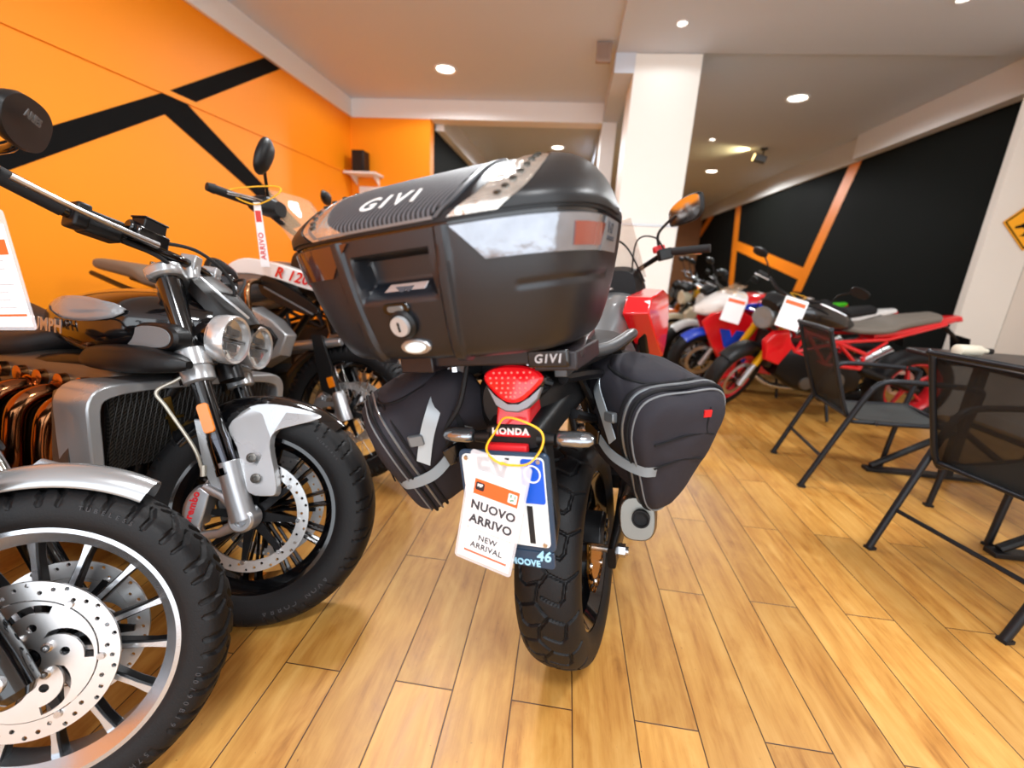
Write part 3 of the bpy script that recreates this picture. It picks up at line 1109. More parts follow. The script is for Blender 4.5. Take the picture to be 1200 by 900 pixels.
g.tube([(-.06, .62, .30), (-.20, .58, .046)], [.011, .010], 10)
g.box((-.205, .58, .040), (.05, .07, .008))
g.build('side_stand', M_BLKM, cb)
for sx in (-1, 1):
    g = G()
    g.cyl((sx * .14, .50, .33), (sx * .24, .50, .33), .012)
    g.build('footpeg', M_GRIP, cb)
# luggage rack under the case
g = G()
g.body([(-.465, .160, .928, .952, 0, 5), (-.42, .165, .926, .955, 0, 5), (-.25, .13, .925, .955, 0, 5), (-.08, .10, .925, .95, 0, 5)], 5, 40)
for sx in (-1, 1):
    g.box((sx * .13, -.40, .934), (.07, .15, .03))
rk = g.build('luggage_rack', mat('rack_plastic', '#221d20', .34, bump=.1, bscale=500), cb, RKM, bev=.003)
g = G()
g.box((.122, -.480, .940), (.066, .012, .028))
eb = g.build('emblem_plate', M_BLKG, rk, RKM, bev=.003)
g = G()
g.add_text('GIVI', .019, .0008, axes((.122, -.4868, .940), (1, 0, 0), (0, 0, 1)), .0003, shear=.2, sp=1.3)
g.build('emblem_lettering', M_ALU, eb, RKM)
g = G()
for sx in (-1, 1):
    g.tube(cr([(sx * .12, -.30, .922), (sx * .16, -.2, .915), (sx * .185, -.02, .92), (sx * .17, .12, .90), (sx * .13, .2, .86)], 6), .013, 10)
    g.box((sx * .10, -.33, .905), (.024, .09, .03))
g.build('grab_rails', mat('grab_rail_grey', '#56585b', .35, metal=.6), cb, bev=.002)
g = G()
g.prism([(-.02, -.06), (.03, -.03), (.035, .07), (.012, .08), (-.004, .02), (-.045, -.04)], .006, axes((-.125, -.40, .855), (1, .3, 0), (0, .2, 1)))
g.build('rack_bracket', mat('bracket_grey', '#84868a', .35, metal=.7), cb, RKM, bev=.0015)
for p0, p1 in (((-.142, -.405, .838), (-.142, -.42, .838)), ((-.105, -.39, .915), (-.105, -.39, .90)), ((.055, -.40, .926), (.055, -.40, .912))):
    g = G()
    g.cyl(p0, p1, .009, seg=6)
    g.build('rack_bolt', M_STEEL, cb, RKM)
g = G()
g.tube(cr([(-.07, -.40, .92), (-.085, -.42, .85), (-.13, -.42, .79), (-.12, -.40, .77)], 6), .005, 6)
g.tube(cr([(-.11, -.42, .79), (-.15, -.40, .74), (-.155, -.41, .71)], 6), .007, 6)
g.build('wiring', M_GRIP, cb)


# ------------------------------------------------------------------ top case, lying on the rack
TAB = np.array([[0, .180, -.160, .15, 0, 3.2], [.12, .21, -.19, .165, .014, 3.4], [.5, .238, -.212, .18, .09, 3.7], [1.0, .258, -.224, .19, .182, 3.9],
                [1.3, .256, -.216, .19, .212, 3.9], [1.6, .232, -.150, .18, .258, 3.7], [1.85, .190, -.05, .16, .291, 3.2], [2.0, .14, .02, .13, .306, 2.6]])
TABS = np.array(cr(TAB.tolist(), 12))
TABS[:, 0] = np.maximum.accumulate(TABS[:, 0])
_RING = {}


def ring(v, N=480):
    v = round(float(v), 4)
    if v in _RING:
        return _RING[v]
    a, yr, yf, z, n = [float(np.interp(v, TABS[:, 0], TABS[:, i])) for i in range(1, 6)]
    t = np.linspace(-PI / 2, 3 * PI / 2, 6001)
    c, s = np.cos(t), np.sin(t)
    x = a * np.sign(c) * np.abs(c) ** (2 / n)
    y = (yr + yf) / 2 + (yf - yr) / 2 * np.sign(s) * np.abs(s) ** (2 / n)
    l = np.concatenate([[0], np.cumsum(np.hypot(np.diff(x), np.diff(y)))])
    _RING[v] = (x, y, z, l / l[-1], l[-1])
    return _RING[v]


def SP(w, v):
    """case skin: w = fraction of the way round from the middle of the back (positive to the right), v = height step"""
    x, y, z, f, L = ring(v)
    w = w % 1.0
    return Vector((float(np.interp(w, f, x)), float(np.interp(w, f, y)), z))


def SN(w, v):
    e = 2e-3
    du = SP(w + e, v) - SP(w - e, v)
    v0, v1 = max(0.0, v - .02), min(1.999, v + .02)
    dv = SP(w, v1) - SP(w, v0)
    n = du.cross(dv)
    n.normalize()
    return n


case = thing('top_case', 'large black top case with carbon-look lid and clear reflectors on the motorcycle rack', 'top case', loc=(0, 0, 0))
_cm = _cbm @ T(-.045, -.375, .957) @ RZ(.03) @ RX(.018)
case.matrix_world = _cm
case.rotation_mode = 'XYZ'


def smooth01(x):
    x = min(1.0, max(0.0, x))
    return x * x * (3 - 2 * x)


def shell(v0, v1, nv, disp=None, N=480):
    rows = []
    for i in range(nv + 1):
        v = v0 + (v1 - v0) * i / nv
        x, y, z, f, L = ring(v)
        row = []
        for k in range(N):
            w = k / N
            p = Vector((float(np.interp(w, f, x)), float(np.interp(w, f, y)), z))
            if disp:
                ll = (w if w < .5 else w - 1) * L
                d = disp(ll, z)
                if d:
                    p += SN(w, v) * d
            row.append(tuple(p))
        rows.append(row)
    return G().loft(rows)


def lower_disp(l, z):
    d = 0.0
    # ribs framing the lock panel
    for sg in (-1, 1):
        c = -.018 + sg * (.072 + .016 * min(1, z / .18))
        q = abs(l - c) / .011
        if q < 1:
            d += .006 * smooth01((1 - q) * 2.2)
    # handle recess
    if -.086 < l < .046 and .090 < z < .158:
        e = min(smooth01((l + .086) / .012), smooth01((.046 - l) / .008), smooth01((.158 - z) / .006), smooth01((z - .090) / .03))
        d -= .032 * e
    # crease on the flanks
    if .16 < l < .38 and abs(z - .098 - (l - .16) * .03) < .006:
        d -= .0022 * (1 - abs(z - .098 - (l - .16) * .03) / .006)
    return d


M_CASE = mat('case_plastic', '#11141a', .32, spec=.7, bump=.10, bscale=1100)
M_LID = mat('case_lid_plastic', '#0f1115', .36, spec=.4, bump=.08, bscale=1100)
M_CARBON = mat_stripes('carbon_look', '#050506', '#5c5c60', 48, (0, 0, .55), .55)
M_CARBON.node_tree.nodes['Principled BSDF'].inputs['Specular IOR Level'].default_value = .25
shell(0.0, 1.0, 54, lower_disp).build('lower_shell', M_CASE, case, ang=30)
lid = shell(1.03, 2.0, 40).build('lid', M_LID, case, ang=30)
g = G()
rows = []
for v in (.985, 1.045):
    rows.append([tuple(SP(k / 240, v) - SN(k / 240, v) * .004) for k in range(240)])
g.loft(rows)
g.build('seal', M_BLKG, case)


def patch(wl, wr, v0, v1, off, nw=24, nv=14):
    """raised skin panel between the side curves wl(f), wr(f)"""
    o, q = [], []
    for i in range(nv + 1):
        f = i / nv
        v = v0 + (v1 - v0) * f
        ro, ri = [], []
        for k in range(nw + 1):
            w = wl(f) + (wr(f) - wl(f)) * k / nw
            n = SN(w, v)
            p = SP(w, v)
            ro.append(tuple(p + n * off))
            ri.append(tuple(p - n * .004))
        o.append(ro)
        q.append(ri)
    g = G()
    g.loft([a + b[::-1] for a, b in zip(o, q)])
    return g


def lerp(a, b):
    return lambda f: a + (b - a) * f


# carbon-look panel on the lid and its bright edge
patch(lerp(-.082, -.135), lerp(.036, .095), 1.10, 1.93, .0022, 40, 24).build('carbon_panel', M_CARBON, lid, ang=40)
patch(lerp(-.083, -.083), lerp(.038, .038), 1.065, 1.10, .0036, 40, 2).build('panel_edge', M_GREYP, lid, ang=40)
patch(lerp(.0375, .097), lerp(.042, .103), 1.08, 1.90, .0034, 3, 20).build('panel_edge', mat('lid_edge_grey', '#45474b', .4), lid, ang=40)
patch(lerp(-.0885, -.141), lerp(-.0835, -.136), 1.08, 1.90, .0034, 3, 20).build('panel_edge', M_GREYP, lid, ang=40)
# clear strips that sweep up the lid, one each side
M_STRIP = mat('clear_strip', '#c2bdb4', .16, metal=.7, coat=1.0, bump=.9, bscale=110, var=.5, vscale=60)
for sg in (1, -1):
    a, b, c, d = (.050, .132, .092, .160)
    st = patch((lerp(sg * a, sg * b)), lerp(sg * c, sg * d), 1.06, 1.84, .003, 8, 26).build('reflector_strip', M_STRIP, lid, ang=40)
    g = G()
    for k in range(8):
        f = .26 + .085 * k
        w = sg * (a + c + (b + d - a - c) * f) / 2 + sg * .002
        v = 1.06 + .78 * f
        p, n = SP(w, v), SN(w, v)
        g.ball(tuple(p + n * .0032), (.0062, .0050, .003), 6, 4)
    plabel(g.build('reflector_cells', mat('dark_reflector_cells', '#5a5854', .15, metal=.8), st), 'dark cells in the clear strip')
    patch(lerp(sg * .095, sg * .164), lerp(sg * .262, sg * .25), 1.07, 1.86, .0045, 26, 22).build('lid_side_panel', mat('lid_side_plastic', '#131416', .38, bump=.06, bscale=900), lid, ang=40)
# main reflectors on the lower shell
M_BIG = mat('clear_reflector', '#85888f', .14, metal=.75, coat=1.0, bump=.5, bscale=45, var=.35, vscale=30)
for sg in (1, -1):
    lens = patch(lerp(sg * .080, sg * .051), lerp(sg * .190, sg * .200), .735, .985, .0035, 30, 12).build('reflector', M_BIG if sg > 0 else mat('smoked_reflector', '#3a1d1a', .1, coat=1), case, ang=40)
    plabel(lens, 'clear reflector on the right flank' if sg > 0 else 'smoked reflector on the left flank')
    patch(lerp(sg * .152, sg * .152), lerp(sg * .190, sg * .198), .77, .925, .0055, 8, 8).build('red_reflector', mat('brown_red_lens', '#7c3322', .12, coat=1.0, bump=.3, bscale=60), lens, ang=40)
    plt = patch(lerp(sg * .196, sg * .204), lerp(sg * .262, sg * .262), .735, .985, .0035, 14, 8).build('side_plate', mat('side_plate_grey', '#9ea0a3', .3, metal=.6), case, ang=40)


def skin_text(txt, size, w0, v0, off, bold=0.0, shear=0.0, xs=1.0, rot=0.0, sp=1.35):
    """lettering laid on the case skin"""
    g = G().add_text(txt, size, .0004, RZ(rot), bold, shear, xs, sp)
    L = ring(v0)[4]
    e = .01
    vz = (SP(w0, v0 + e) - SP(w0, v0 - e)).length / (2 * e)
    for vt in g.bm.verts:
        w = w0 + vt.co.x / L
        v = v0 + vt.co.y / vz
        vt.co = SP(w, v) + SN(w, v) * (off + vt.co.z)
    return g


skin_text('GIVI', .042, -.014, 1.40, .003, .0006, .18, 1.0, .0).build('emblem_lettering', M_WHITE, lid, smooth=False)
skin_text('V47', .020, .222, .905, .004, .0008, .1).build('model_lettering', M_PRINT, case, smooth=False)
skin_text('MONOKEY', .0085, .228, .83, .004, .0003).build('type_lettering', M_PRINT, case, smooth=False)


def on_back(l, z):
    v = float(np.interp(z, TABS[:, 4], TABS[:, 0]))
    L = ring(v)[4]
    w = l / L
    return SP(w, v), SN(w, v)


def back_axes(l, z, off=0.0):
    p, n = on_back(l, z)
    return axes(p + n * off, (1, 0, 0), n.cross(Vector((1, 0, 0))))


g = G()
g.prism(rrect(.046, .017, .0084), .006, back_axes(-.026, .083, .0015), chamfer=.0015)
lk = g.build('release_button', M_BLKG, case)
g = G()
g.prism(rrect(.028, .009, .0044), .004, back_axes(-.026, .083, .0045), chamfer=.0015)
g.build('button_face', M_GREYP, lk)
B = back_axes(-.020, .060)
g = G()
g.lathe([(-.004, .0), (-.004, .022), (.006, .022), (.010, .018), (.010, .0)], 32, B @ RY(-PI / 2))
lk = g.build('lock', M_BLK, case)
g = G()
g.lathe([(.008, .0), (.016, .0), (.016, .0145), (.008, .0155)][1:] + [(.008, .0155)], 28, B @ RY(-PI / 2))
lc = g.build('lock_barrel', mat('lock_steel', '#b9bbbd', .4, metal=.5), lk)
g = G()
g.box((0, 0, .0165), (.0032, .014, .001), B)
g.build('keyhole', M_HOLE, lk)
B = back_axes(-.012, .025)
g = G()
g.prism([(x, y) for x, y in sring(.026, .0125, 2, 30)], .006, B @ T(0, 0, .002), chamfer=.0015)
bt = g.build('catch_button', M_ALU, case)
g = G()
g.prism([(x, y) for x, y in sring(.018, .0085, 2, 30)], .006, B @ T(0, 0, .005), chamfer=.0015)
plabel(g.build('button_cap', mat('pale_button', '#dfeef0', .25, coat=.6), bt), 'pale oval button')
# silver badge plate on the floor of the handle recess
B = back_axes(-.032, .104, -.016)
g = G()
g.prism([(-.030, -.011), (.045, -.011), (.056, .011), (-.010, .011)], .002, B @ RX(-.6), chamfer=.0006)
bd = g.build('recess_badge', M_ALU, case)
g = G()
g.prism([(-.012, .006), (.0, -.005), (.006, .002), (.012, -.004), (.020, .006)], .0012, B @ RX(-.6) @ T(.012, 0, .0016))
g.build('badge_mark', M_PRINT, bd)


# ------------------------------------------------------------------ soft saddlebags strapped each side
def saddlebag(label, M, k=1.0, flip=False):
    """local frame: x to the right seen from the zipped end panel, y up, z out of that panel"""
    M_FAB = mat('bag_fabric', '#28262c', .75, spec=.3, bump=.5, bscale=700, var=.14, vscale=9)
    M_FAB2 = mat('bag_fabric_dark', '#101013', .75, spec=.3, bump=.5, bscale=700)
    M_PIPE = mat('bag_piping', '#6c6f72', .45)
    M_REF = mat('reflective_tape', '#a9b2b8', .38, metal=.25)
    t = thing('saddlebag', label, 'saddlebag')
    t.matrix_world = M
    ol = [(-.098, .050), (-.088, .098), (-.05, .118), (.02, .122), (.082, .124), (.112, .104), (.116, .06), (.098, .0), (.066, -.066), (.030, -.122), (.008, -.142), (-.016, -.140), (-.036, -.115), (-.062, -.05), (-.086, .0)]
    OL = [(x * k, y * k) for x, y in cr(ol, 4, True)]

    def sec(z, g_, dx=0.0, dy=0.0):
        return [(dx + x * g_, dy + y * g_, z) for x, y in OL]
    prof = [(-.26, .62, -.02, .015), (-.25, .80, -.018, .013), (-.20, .97, -.012, .01), (-.10, 1.0, -.006, .006), (-.03, 1.01, 0, .002), (-.012, 1.03, 0, 0), (.004, 1.0, 0, 0), (.020, .93, 0, 0), (.032, .80, 0, 0), (.038, .5, 0, 0), (.040, .15, 0, 0)]
    P = cr(prof, 5)
    hull = G().loft([sec(*p) for p in P]).build('body', M_FAB, t, ang=60)
    md = hull.modifiers.new('folds', 'DISPLACE')
    tx = bpy.data.textures.new('folds', 'CLOUDS')
    tx.noise_scale = .07
    md.texture = tx
    md.strength = .012
    md.mid_level = .5
    md.texture_coords = 'LOCAL'
    for z, g_, r, m, nm in ((-.034, 1.022, .0040, M_FAB2, 'piping'), (-.018, 1.035, .0034, M_GREYP, 'zip'), (-.002, 1.022, .0042, M_FAB2, 'piping'), (.010, .985, .0022, M_PIPE, 'piping')):
        G().tube(sec(z, g_), r, 8, closed=True).build(nm, m, t)
    # padded lid on the upper side
    g = G()
    s2 = []
    for h, q in ((-.012, 1.0), (.012, 1.04), (.026, .94), (.034, .68), (.037, .25)):
        s2.append([(.004 + a * q, .112 * k + h - .10 * abs(a), -.115 + b * q) for a, b in sring(.074 * k, .086, 2.6, 40)])
    g.loft(s2)
    fl = g.build('top_flap', M_FAB, t, ang=60)
    G().tube([(.004 + a * 1.03, .126 * k - .10 * abs(a), -.115 + b * 1.03) for a, b in sring(.074 * k, .086, 2.6, 40)], .0048, 8, closed=True).build('flap_piping', M_FAB2, fl)
    # stitched seams across the end panel
    def on_panel(x, y):
        r = max(math.hypot(x / .11, y / .13), 0)
        return .041 - .013 * min(1.2, r) ** 3
    for pts in ([(-.060, .030), (.0, .044), (.05, .046), (.080, .040)], [(-.052, -.020), (.0, -.006), (.035, -.006), (.060, -.010)], [(.060, .096), (.056, .06), (.060, .046)]):
        G().tube([(x * k, y * k, on_panel(x, y)) for x, y in cr(pts, 5)], .0022, 6).build('seam', M_FAB2, t)
    g = G()
    g.box((.052 * k, .085 * k, on_panel(.052, .085) + .001), (.018, .014, .004))
    plabel(g.build('fabric_tag', M_REDT, t), 'small red fabric tag')
    # reflective tape, compression strap, buckle and cord lock on the flank
    xs = -.100 * k

    def ribbon(pts, w, m, name, wdir=(0, 1, 0)):
        g = G()
        Q = cr(pts, 5)
        wv = Vector(wdir) * (w / 2)
        g.loft([[Vector(q) + wv, Vector(q) + wv + Vector((-.003, 0, .001)), Vector(q) - wv + Vector((-.003, 0, .001)), Vector(q) - wv] for q in Q])
        return g.build(name, m, t)
    ribbon([(xs * .92, .095 * k, -.155), (xs * 1.06, .078 * k, -.125), (xs * 1.06, .045 * k, -.085), (xs * 1.0, .0, -.045)], .030, M_REF, 'reflective_tape', (0, .75, .66))
    ribbon([(xs * .86, .02 * k, -.20), (xs * 1.02, .0, -.15), (xs * .97, -.030 * k, -.07), (xs * .84, -.036 * k, -.02), (xs * .62, -.034 * k, .022), (xs * .40, -.030 * k, .034)], .022, mat('grey_webbing', '#7d8488', .6, bump=.4, bscale=500), 'strap')
    ribbon([(xs * 1.05, .06 * k, -.17), (xs * 1.06, .02 * k, -.165), (xs * 1.0, -.03 * k, -.15)], .012, M_FAB2, 'strap', (0, .2, 1))
    g = G()
    g.prism(rrect(.034, .022, .005), .014, axes((xs * 1.06, .048 * k, -.058), (.1, .3, 1), (0, 1, -.3)), chamfer=.003)
    g.build('cord_lock', M_GREYP, t)
    g = G()
    g.prism(rrect(.040, .028, .004), .012, axes((xs * 1.06, -.012 * k, -.13), (.1, 0, 1), (0, 1, 0)), chamfer=.003)
    g.prism(rrect(.022, .034, .004), .008, axes((xs * 1.06, -.016 * k, -.105), (.1, 0, 1), (0, 1, 0)), chamfer=.002)
    g.build('buckle', M_BLKG, t)
    g = G()
    g.loft([[(x * f, y * f, z) for x, y in OL] for f, z in ((.58, -.264), (.60, -.258))])
    g.build('inner_panel', M_DARK, t)
    if flip:
        for ch in t.children_recursive:
            ch.data.transform(Matrix.Diagonal((-1, 1, 1, 1)))
            ch.data.flip_normals()
    return t


def bag_frame(c, n, tilt=0.0, roll=0.0):
    n = Vector(n).normalized()
    x = Vector((0, 0, 1)).cross(n).normalized()
    y = n.cross(x)
    m = Matrix((x, y, n)).transposed().to_4x4()
    m.translation = Vector(c)
    return m @ RX(tilt) @ RZ(roll)


saddlebag('black soft saddlebag with zipped end hanging over the silencer', bag_frame((.230, .855, .742), (.40, -.90, -.10), 0, .04) @ Matrix.Diagonal((.93, 1, 1, 1)), 1.04)
saddlebag('black soft saddlebag on the side facing the silver front mudguards', bag_frame((-.312, .805, .684), (-.74, -.42, -.48), 0, .10) @ Matrix.Diagonal((1, 1, .80, 1)), 1.0, True)


# ------------------------------------------------------------------ laminated sale card tied under the tail
card = thing('sale_card', 'laminated white card reading NUOVO ARRIVO tied over the licence plate', 'sign')
card.matrix_world = _cbn @ T(-.009, -.490, .672) @ RY(.27) @ RX(-.02) @ Matrix.Diagonal((.82, 1, .86, 1))
CA = axes((0, 0, 0), (1, 0, 0), (0, 0, 1))
g = G()
g.prism(rrect(.136, .252, .008), .0012, CA @ T(0, .002, 0))
g.build('laminate_pouch', mat('laminate', '#eef0f6', .08, alpha=.38, coat=1.0), card)
g = G()
g.prism([(-.062, -.116), (.062, -.116), (.062, .088), (-.062, .088)], .0008, CA @ T(0, 0, .0012))
cd_ = g.build('card', M_PAPER, card)
g = G()
g.prism([(-.047, .036), (.053, .036), (.053, .070), (-.047, .070)], .0006, CA @ T(0, 0, .0018))
plabel(g.build('header_band', M_ORPRINT, cd_), 'orange header band')
g = G()
g.prism([(-.047, -.100), (.053, -.100), (.053, -.0955), (-.047, -.0955)], .0006, CA @ T(0, 0, .0018))
for a in ((-.0475, .0), (.0530, .0)):
    g.prism([(a[0], -.1), (a[0] + .0006, -.1), (a[0] + .0006, .07), (a[0], .07)], .0005, CA @ T(0, 0, .0017))
g.prism([(-.047, -.0435), (.053, -.0435), (.053, -.0427), (-.047, -.0427)], .0005, CA @ T(0, 0, .0017))
g.build('ruled_lines', mat('red_rule', '#d86a4c', .6), cd_)
g = G()
g.add_text('NUOVO', .0265, .0003, CA @ T(.003, .011, .0018), .0011)
g.add_text('ARRIVO', .0265, .0003, CA @ T(.003, -.021, .0018), .0011)
g.add_text('NEW', .0185, .0003, CA @ T(.003, -.060, .0018), .0004)
g.add_text('ARRIVAL', .0185, .0003, CA @ T(.003, -.080, .0018), .0004)
g.build('lettering', M_PRINT, cd_, smooth=False)
g = G()
g.prism(rrect(.020, .018, .004), .0005, CA @ T(-.034, .055, .0022))
g.build('logo_mark', mat('dark_logo', '#2b2024', .6), cd_)
g = G()
g.add_text('MP', .009, .0003, CA @ T(-.034, .057, .0026), .0004)
g.prism(rrect(.019, .020, .002), .0005, CA @ T(.040, .053, .0022))
g.build('logo_white', M_PAPER, cd_)
g = G()
for x, y, w, h in ((.036, .058, .004, .007), (.041, .050, .006, .004), (.045, .057, .003, .008), (.037, .048, .004, .004)):
    g.box((x, y, .0027), (w, h, .0004), CA)
g.build('logo_green', mat('green_logo', '#6f9f86', .6), cd_)
g = G()
g.tube(cr([(.002, -.002, .120), (.020, -.003, .121), (.058, .0, .135), (.072, .02, .165), (.060, .035, .188), (.02, .03, .200), (-.02, .03, .196), (-.034, .03, .165), (-.040, .01, .135), (-.020, -.002, .123), (.006, -.003, .117)], 8), .0022, 8)
plabel(g.build('cord', mat('yellow_elastic', '#f0b41c', .5), card), 'yellow elastic cord')


def steer_mat(R, th, rake, y=0.0):
    return T(0, y, R) @ Matrix.Rotation(th, 4, Vector((0, -math.sin(rake), math.cos(rake)))) @ T(0, -y, -R)


# ------------------------------------------------------------------ big silver and black roadster, right side to the camera
rk = thing('motorcycle', 'black power cruiser with twin round headlamps, silver front mudguard and silver framed radiator', 'motorcycle', loc=(-.878, 1.035, -.020), yaw=1.763, lean=.16)
R = .335
SM = steer_mat(R, .45, .45)
SW = SM @ T(0, 0, R)
wheel(rk, 'front_wheel', SW, R, .150, .228, M_BLKG, M_BLKG, 'split', 10, T_COBRA, 22, 440, 34, discs=((1, .160, .128), (-1, .160, .128)), hub_w=.125, hub_r=.04, rimhw=.062, carrier=8,
      lettering=(('AVON COBRA', .283, .0745, .022, 2.18, .075), ('TUBELESS', .283, .0745, .011, .55, .042)), crown=.95)
for sd in (1, -1):
    g = caliper_geo(sd, sd * .085, .140, -1.45, .80, .030, .062, False)
    cal = g.build('brake_caliper', M_ALU, rk, SW, bev=.003)
    if sd > 0:
        g = G()
        a = -1.45
        o = Vector((.1170, .142 * math.sin(a), .147 * math.cos(a)))
        g.add_text('brembo', .027, .0012, axes(o, (0, math.cos(a) * .999, -math.sin(a)), (0, math.sin(a), math.cos(a))), .0007)
        plabel(g.build('maker_lettering', mat('red_letter', '#d8202a', .4), cal, SW, smooth=False), 'red lettering on the caliper')
    g = G()
    # cast fork foot with two arms that carry the caliper
    for q in ((-.125, .075), (-.105, -.06)):
        g.tube([(sd * .118, 0, .012 if q[1] > 0 else -.004), (sd * .112, q[0] * .55, q[1] * .75), (sd * .10, q[0], q[1])], [.021, .012, .014], 10)
    g.tube([(sd * .104, -.118, .085), (sd * .104, -.122, -.06)], .009, 8)
    g.lathe([(sd * .085, .0), (sd * .085, .036), (sd * .135, .034), (sd * .142, .028), (sd * .142, .016), (sd * .130, .014), (sd * .130, .0)], 28)
    g.tube([(sd * .118, 0, 0), (sd * .118, -.045, .10), (sd * .118, -.068, .155)], [.034, .030, .031], 16)
    g.build('fork_foot', M_ALU, rk, SW, bev=.001)
    # sliders, bright clamps, upper tubes
    d = Vector((0, -.30, .62)).normalized()

    def onleg(s_):
        return Vector((sd * .118, 0, R)) + d * s_
    g = G()
    g.cyl(onleg(.14), onleg(.48), .0255, seg=24)
    leg = g.build('fork_slider', M_BLKG, rk, SM)
    g = G()
    g.tube([onleg(.135), onleg(.155), onleg(.156), onleg(.235), onleg(.236), onleg(.25)], [.031, .031, .029, .029, .0275, .0275], 24)
    g.build('slider_tube', mat('dark_chrome', '#4a4b50', .08, metal=1.0), leg, SM)
    g = G()
    g.tube([onleg(.405), onleg(.41), onleg(.445), onleg(.45), onleg(.452), onleg(.50), onleg(.505)], [.033, .040, .041, .038, .043, .043, .035], 28)
    g.build('fork_clamp', M_SILVER, rk, SM)
    g = G()
    g.tube([onleg(.50), onleg(.72)], .0285, 24)
    up = g.build('fork_tube', M_BLKG, rk, SM)
    # amber side reflector
    c = onleg(.30)
    g = G()
    ux = Vector((1, -.25, 0)) if sd > 0 else Vector((-1, -.25, 0))
    g.prism(rrect(.030, .085, .009), .008, axes(c + Vector((sd * .028, .010, 0)), Vector((.25 * sd, 1, .48)).cross(d), d) if False else axes(c + Vector((sd * .029, 0, 0)), (0, sd * d.z, -sd * d.y), d), chamfer=.002)
    g.build('side_reflector', M_AMBER, rk, SM)
# triple clamps
g = G()
dm = Vector((0, -.30, .62)).normalized()
tc = Vector((0, 0, R)) + dm * .735
ol = cr([(-.165, .015), (-.15, -.038), (-.10, -.044), (-.04, -.075), (.04, -.075), (.10, -.044), (.15, -.038), (.165, .015), (.135, .045), (.09, .035), (.0, .02), (-.09, .035), (-.135, .045)], 4, True)
g.prism(ol, .036, axes(tc, (1, 0, 0), (0, dm.z, -dm.y)), chamfer=.008)
tcl = g.build('top_clamp', M_SILVER, rk, SM, bev=.002)
g = G()
for sx in (-1, 1):
    g.cyl(tc + Vector((sx * .118, 0, 0)), tc + Vector((sx * .118, 0, 0)) + dm * .026, .024, seg=18)
g.cyl(tc + Vector((0, -.03, 0)), tc + Vector((0, -.03, 0)) + dm * .03, .02, seg=6)
g.build('clamp_caps', M_ALUD, tcl, SM, bev=.002)
g = G()
bc = Vector((0, 0, R)) + dm * .475
g.prism(rrect(.22, .075, .02), .036, axes(bc + Vector((0, -.01, 0)), (1, 0, 0), (0, dm.z, -dm.y)), chamfer=.006)
g.build('lower_clamp', M_SILVER, rk, SM)
# handlebar, grips, levers, master cylinder, mirror
g = G()
bar = [(-.46, -.49, 1.09), (-.28, -.385, 1.050), (-.13, -.315, 1.045), (-.06, -.30, 1.045), (.06, -.30, 1.045), (.13, -.315, 1.045), (.28, -.385, 1.050), (.46, -.49, 1.09)]
g.tube(cr(bar, 6), .0145, 14)
hb = g.build('handlebar', M_BLKG, rk, SM)
for sx in (-1, 1):
    g = G()
    g.tube([(sx * .055, -.285, 1.0), (sx * .055, -.30, 1.05)], [.02, .022], 14)
    g.box((sx * .055, -.30, 1.052), (.034, .046, .046))
    g.build('riser', M_SILVER, hb, SM, bev=.004)
for sx in (-1, 1):
    g = G()
    g.tube([(sx * .34, -.418, 1.063), (sx * .47, -.495, 1.092)], .019, 14)
    g.build('grip', M_GRIP, hb, SM)
    g = G()
    g.box((sx * .275, -.385, 1.052), (.075, .055, .055), R=RZ(-sx * .5))
    g.box((sx * .318, -.405, 1.058), (.03, .06, .06), R=RZ(-sx * .5))
    g.build('switch_box', M_BLK, hb, SM, bev=.006)
    g = G()
    g.box((sx * .205, -.325, 1.062), (.085, .050, .040), R=RZ(-sx * .3))
    g.tube([(sx * .17, -.31, 1.075), (sx * .25, -.345, 1.078)], .017, 12)
    mc = g.build('master_cylinder', M_BLKG, hb, SM, bev=.005)
    if sx > 0:
        g = G()
        g.box((sx * .205, -.325, 1.092), (.060, .044, .030), R=RZ(-sx * .3))
        g.box((sx * .205, -.325, 1.109), (.066, .050, .006), R=RZ(-sx * .3))
        g.build('fluid_reservoir', M_BLK, mc, SM, bev=.004)
    g = G()
    g.tube(cr([(sx * .20, -.30, 1.05), (sx * .27, -.325, 1.052), (sx * .36, -.37, 1.06), (sx * .45, -.43, 1.078)], 6), [.010, .008, .0065, .0075], 10)
    g.build('lever', M_STEEL, hb, SM)
    g = G()
    g.tube(cr([(sx * .44, -.47, 1.088), (sx * .50, -.42, 1.10), (sx * .54, -.35, 1.100), (sx * .56, -.32, 1.118)], 6), [.009, .0085, .008, .009], 10)
    SL = SM if sx > 0 else SM @ T(.19, -.15, .015)
    ms = g.build('mirror', M_BLKG, rk, SL)
    g = G()
    MM = axes((sx * .590, -.305, 1.128), (sx * 1, .36, -.10), (0, .12, 1)) @ RZ(-sx * .0)
    prof = [(0, .3), (.006, .72), (.014, .93), (.026, 1.0), (.034, .97)]
    egg = [(-.070 + 0, -.026), (-.04, -.046), (.01, -.047), (.055, -.036), (.082, -.008), (.070, .026), (.03, .042), (-.03, .040), (-.066, .018)]
    egg = cr(egg, 5, True)
    g.loft([[(x * k, y * k, .02 - z) for x, y in egg] for z, k in [(.034 - q, w_) for q, w_ in prof]][::-1], M=MM @ RX(PI))
    g.build('housing', M_BLK, ms, SL)
    g = G()
    g.prism([(x * .9, y * .9) for x, y in egg], .003, MM @ T(0, 0, .0015) @ RX(PI))
    g.build('glass', mat('mirror_glass_dark', '#c9ccd0', .04, metal=1.0), ms, SL)
    if sx > 0:
        g = G()
        g.add_text('ARIES', .020, .0006, MM @ RX(PI) @ T(.025, -.010, .0335) @ RZ(PI), .0006)
        g.build('maker_lettering', M_GREYP, ms, SM, smooth=False)
